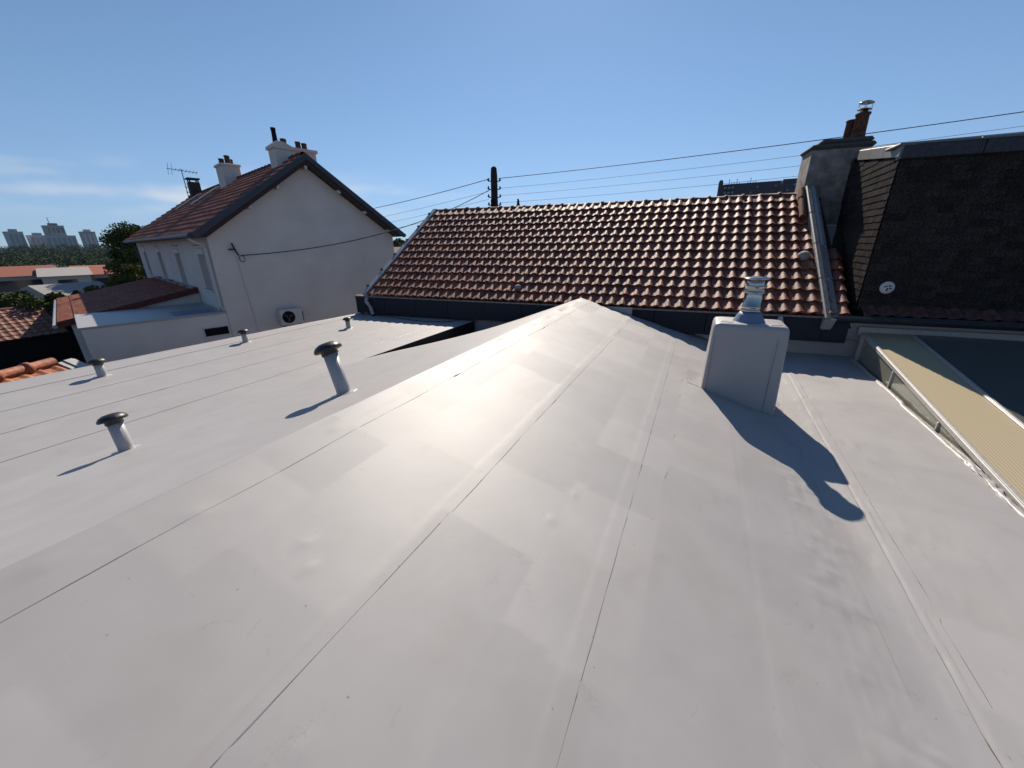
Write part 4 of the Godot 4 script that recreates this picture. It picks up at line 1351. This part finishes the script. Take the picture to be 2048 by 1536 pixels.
func tree(called: String, label: String, at_: Vector3, top: float, rad: float, clumps: int, per: int, size: float, lo: Vector3, hi: Vector3, low := 0.35, group := "") -> void:
	var t := thing(called, label, "tree", Transform3D(Basis.IDENTITY, Vector3(at_.x, -6.0, at_.z)), group)
	var h := top + 6.0
	var tb := Mb.new()
	tb.tube([Vector3(0, 0, 0), Vector3(0.1, h * 0.35, 0.05), Vector3(-0.05, h * 0.7, 0.0), Vector3(0.0, h * 0.9, 0.0)], 0.035 * h, 8, true, 0.01 * h)
	for k in 6:
		var a := TAU * k / 6.0 + 0.4
		var y := h * (0.35 + 0.07 * k)
		tb.tube([Vector3(0, y, 0), Vector3(cos(a) * rad * 0.45, y + h * 0.10, sin(a) * rad * 0.45), Vector3(cos(a) * rad * 0.75, y + h * 0.2, sin(a) * rad * 0.75)], 0.012 * h, 6, true, 0.004 * h)
	part("trunk", tb.done(), M.bark, t)
	var b := Mb.new()
	for k in clumps:
		var f := rng.randf()
		var y := lerpf(h * low, h * 0.93, f)
		var ring := rad * sqrt(maxf(0.05, 1.0 - pow((f - 0.42) / 0.62, 2.0)))
		var a := rng.randf() * TAU
		var rr := ring * sqrt(rng.randf()) * 0.85
		var cr := rad * rng.randf_range(0.20, 0.34)
		leaves(b, Vector3(cos(a) * rr, y, sin(a) * rr), Vector3(cr, cr * 0.75, cr), per, size, lo, hi)
	part("crown", b.done(), M.leaf, t)

# ------------------------------------------------ far things
func bg_house(label: String, az: float, d: float, w: float, eave: float, ridge: float, roofc: Color, wallc: Material, turn := 0.0, windows := 3) -> void:
	var p := at(az, d, 0)
	var t := thing("distant_house", label, "house", Transform3D(Basis(Vector3.UP, deg_to_rad(-az + turn)), Vector3(p.x, -6.0, p.z)), "houses beyond the gardens")
	part("wall", boxm(Vector3(-w / 2, 0, -7), Vector3(w / 2, eave + 6.0, 0)), wallc, t)
	part("roof", prismm(pv([[0.35, eave + 5.95], [-3.5, ridge + 6.0], [-7.35, eave + 5.95]]), -w / 2 - 0.2, w / 2 + 0.2, Transform3D(Basis(Vector3(0, 0, 1), Vector3.UP, Vector3(-1, 0, 0)), Vector3.ZERO)), mat(roofc, 0.85), t)
	for k in windows:
		var x := lerpf(-w / 2 + 0.9, w / 2 - 0.9, (k + 0.5) / windows)
		part("window", boxm(Vector3(x - 0.6, eave + 4.7, 0.0), Vector3(x + 0.6, eave + 5.6, 0.04)), M.window_glass, t)

func tower(label: String, az: float, d: float, w: float, dep: float, top: float, body: Material, strip: Material, cols: int, extra := false) -> void:
	var p := at(az, d, 0)
	var t := thing("tower_block", label, "tower", Transform3D(Basis(Vector3.UP, deg_to_rad(-az + 12.0)), Vector3(p.x, -12.0, p.z)), "tower blocks on the horizon")
	var h := top + 12.0
	part("wall", boxm(Vector3(-w / 2, 0, -dep), Vector3(w / 2, h, 0)), body, t)
	for k in cols:
		var x := lerpf(-w / 2, w / 2, (k + 0.5) / cols)
		part("window_bay", boxm(Vector3(x - w / cols * 0.28, 8.0, 0.0), Vector3(x + w / cols * 0.28, h - 1.6, 0.25)), strip, t)
	part("parapet", boxm(Vector3(-w / 2 - 0.3, h, -dep - 0.3), Vector3(w / 2 + 0.3, h + 0.8, 0.3)), body, t)
	part("lift_house", boxm(Vector3(-w * 0.2, h + 0.8, -dep * 0.7), Vector3(w * 0.25, h + 3.2, -dep * 0.2)), strip, t)
	if extra:
		part("mast", tubem([Vector3(-w * 0.12, h + 3.0, -dep * 0.5), Vector3(-w * 0.12, h + 9.0, -dep * 0.5)], 0.35, 5), M.far_grey, t)

func background() -> void:
	# towers and blocks on the skyline
	tower("pale slab block with dark bays standing apart over the woods", -75.5, 650.0, 10.5, 14.0, 15.2, M.far_white, M.far_grey, 3)
	tower("tallest tower block with a roof mast on the skyline", -73.0, 680.0, 14.0, 14.0, 22.5, M.far_grey, M.far_tower, 4, true)
	tower("broad pale block standing in front of the tallest tower", -72.85, 640.0, 22.0, 12.0, 11.5, M.far_white, M.far_grey, 6)
	tower("low pale block half hidden in trees between the two high blocks", -74.2, 660.0, 13.0, 12.0, 12.0, M.far_white, M.far_grey, 4)
	tower("plain pale tower rising alone beside the large dark tree", -70.95, 700.0, 11.5, 12.0, 17.0, M.far_grey, M.far_white, 3)
	# dark apartment block behind the tiled ridge
	var p := at(0.8, 280.0, 0)
	var t := thing("dark_apartment_block", "dark violet apartment block showing above the tiled ridge by the chimney", "building", Transform3D(Basis(Vector3.UP, deg_to_rad(-4.0)), Vector3(p.x, -6.0, p.z)))
	part("wall", boxm(Vector3(2.0, 0, -14), Vector3(30, 36.4, 0)), M.block, t)
	part("wing", boxm(Vector3(30.6, 0, -13), Vector3(60, 36.9, 0.4)), M.block, t)
	part("stair_tower", lathem([Vector2(1.2, 0.0), Vector2(1.2, 37.6), Vector2(0.8, 38.6), Vector2(0.0, 38.9)], 14), M.block, t)
	part("end_bay", boxm(Vector3(1.1, 0, -3), Vector3(8.0, 36.2, 0.5)), M.dark, t)
	for r in 4:
		for c in 3:
			part("window", boxm(Vector3(2.0 + c * 2.0, 33.9 - r * 2.6, 0.5), Vector3(3.3 + c * 2.0, 34.9 - r * 2.6, 0.62)), M.block_light, t)
		for c in 17:
			if (c * 7 + r * 5) % 4 != 0:
				var x := 9.6 + c * 2.9
				if absf(x - 30.0) < 1.6:
					continue
				var zf := 0.0 if x < 30.0 else 0.4
				part("window", boxm(Vector3(x, 33.6 - r * 2.7, zf), Vector3(x + 1.1, 34.4 - r * 2.7, zf + 0.12)), M.block_light if (c + r) % 3 == 0 else M.dark, t)
	for k in 9:
		var x := 4.2 + k * 1.3 + (3.0 if k > 4 else 0.0)
		part("roof_mast", tubem([Vector3(x, 36.3, -3.0), Vector3(x, 37.6 + 1.6 * float(k % 3 == 0), -3.0)], 0.16, 5), M.dark, t)
	# wooded hillside
	var hb := Mb.new()
	for i in 40:
		for j in 10:
			var f := func(ii: int, jj: int) -> Vector3:
				var az := lerpf(-92.0, -34.0, ii / 40.0)
				var d := 120.0 + jj * 60.0
				return at(az, d, lerpf(-7.2, -1.0, jj / 10.0))
			hb.sg(1)
			hb.quad(f.call(i, j), f.call(i + 1, j), f.call(i + 1, j + 1), f.call(i, j + 1))
	part("hill", hb.done(), M.hill, self).set_meta("kind", "structure")
	var wb := Mb.new()
	for k in 460:
		var az := rng.randf_range(-84.0, -65.0) if k % 8 > 0 else rng.randf_range(-46.0, -35.0)
		var f := pow(rng.randf(), 0.8)
		var d := lerpf(75.0, 480.0, f)
		var el := lerpf(-1.55, 0.32, pow(f, 0.55)) + rng.randf_range(-0.15, 0.2)
		var top := tan(deg_to_rad(el)) * d
		var r := rng.randf_range(2.2, 3.8) * lerpf(0.7, 1.5, f)
		var g := rng.randf_range(0.7, 1.3)
		leaves(wb, at(az, d, top - r * 0.9), Vector3(r, r * 0.9, r), 170, 0.42 * lerpf(0.8, 2.0, f), Vector3(0.022, 0.034, 0.014) * g, Vector3(0.06, 0.078, 0.025) * g)
	var wood := part("far_wood", wb.done(), M.leaf, self)
	wood.set_meta("kind", "stuff")
	tag(wood, "dense dark green woodland covering the low ground before the towers", "wood")
	# houses with orange roofs
	bg_house("long white house with an orange tile roof before the woodland", -76.3, 56.0, 5.4, -2.25, -1.55, lin(0.22, 0.065, 0.035), M.far_white, 8.0)
	bg_house("house with a pale grey sheet roof between orange-roofed houses", -73.5, 54.0, 3.0, -2.3, -1.75, lin(0.30, 0.28, 0.26), M.far_white, 0.0, 1)
	bg_house("small house with a bright orange hipped-looking roof", -72.1, 58.0, 2.8, -2.2, -1.75, lin(0.30, 0.09, 0.04), M.far_grey, -10.0, 1)
	bg_house("house with a dark red tile roof beside the large tree", -70.6, 55.0, 3.8, -2.35, -1.75, lin(0.26, 0.07, 0.04), M.far_grey, 0.0, 2)
	bg_house("pale low house with a white roof behind the bushes", -72.6, 38.0, 3.0, -2.85, -2.3, lin(0.26, 0.25, 0.235), M.far_white, 14.0, 2)
	bg_house("brown-roofed house glimpsed between the white house and the tiled roof", -40.0, 70.0, 7.0, -1.6, -0.5, lin(0.16, 0.09, 0.07), M.house_wall, 0.0, 2)
	var cp := at(-73.2, 33.0, 0)
	var ch := thing("black_flue", "black flue cowl beside white chimney stubs among the garden roofs", "flue", Transform3D(Basis.IDENTITY, Vector3(cp.x, -6.0, cp.z)))
	part("pipe", tubem([Vector3(0, 0, 0), Vector3(0, 3.5, 0)], 0.14, 12), M.dark, ch)
	part("cowl", lathem([Vector2(0.0, 3.5), Vector2(0.20, 3.52), Vector2(0.19, 3.66), Vector2(0.10, 3.76), Vector2(0.0, 3.78)], 14), M.dark, ch)
	part("stub", boxm(Vector3(-0.2, 0, -1.5), Vector3(0.2, 3.8, -1.1)), M.far_white, ch)
	part("stub", boxm(Vector3(-0.2, 0, -2.6), Vector3(0.2, 3.7, -2.2)), M.far_white, ch)
	# trees and bushes near by
	var dk := Vector3(0.025, 0.038, 0.012)
	var md := Vector3(0.075, 0.092, 0.026)
	var yl := Vector3(0.13, 0.13, 0.03)
	tree("broad_tree", "large dark round-crowned tree beside the white house's far corner", at(-67.6, 43.0, 0), 1.85, 2.5, 70, 330, 0.14, dk, md, 0.30)
	tree("drooping_conifer", "conifer with drooping light-tipped branches against the white house corner", at(-69.0, 34.0, 0), -0.75, 1.25, 40, 220, 0.10, dk, yl * 0.8, 0.4)
	tree("garden_bush", "yellow-green bush behind the lean-to roof, next to the pale low house", at(-71.0, 30.5, 0), -1.35, 1.1, 34, 240, 0.09, md, yl, 0.55, "garden bushes")
	tree("garden_bush", "yellow-green bush behind the lean-to roof, under the drooping conifer", at(-69.6, 31.0, 0), -1.4, 1.1, 34, 240, 0.09, md, yl, 0.55, "garden bushes")
	for q: Array in [[-78.6, 30.0, -1.75, 1.7], [-76.9, 31.0, -1.95, 1.6], [-75.4, 29.0, -1.9, 1.4], [-74.2, 30.5, -2.05, 1.3]]:
		tree("shade_tree", "dense dark green tree above the low tiled shed", at(q[0], q[1], 0), q[2], q[3], 44, 300, 0.12, dk, md, 0.25, "trees above the low shed")
	for q: Array in [[-41.4, 82.0, 0.9], [-40.4, 90.0, 1.1], [-39.2, 84.0, 0.8], [-38.3, 95.0, 1.2]]:
		tree("roadside_tree", "dark distant tree in the gap right of the white house", at(q[0], q[1], 0), q[2], 2.2, 18, 110, 0.4, dk, md, 0.3, "trees in the gap between houses")
	# the tip of a conifer over the tiled ridge
	var cx := at(-24.3, 60.0, 0)
	var ct := thing("conifer", "pointed conifer tip showing just above the tiled ridge beside the pole", "tree", Transform3D(Basis.IDENTITY, Vector3(cx.x, -6.0, cx.z)))
	part("trunk", tubem([Vector3(0, 0, 0), Vector3(0, 11.2, 0)], 0.16, 8, 0.03), M.bark, ct)
	var cb := Mb.new()
	for k in 26:
		var f := k / 25.0
		var r := lerpf(1.9, 0.08, f)
		leaves(cb, Vector3(0, lerpf(3.0, 11.4, f), 0), Vector3(r, 0.3, r), 120, 0.28, dk, md * 0.8)
	part("crown", cb.done(), M.leaf, ct)
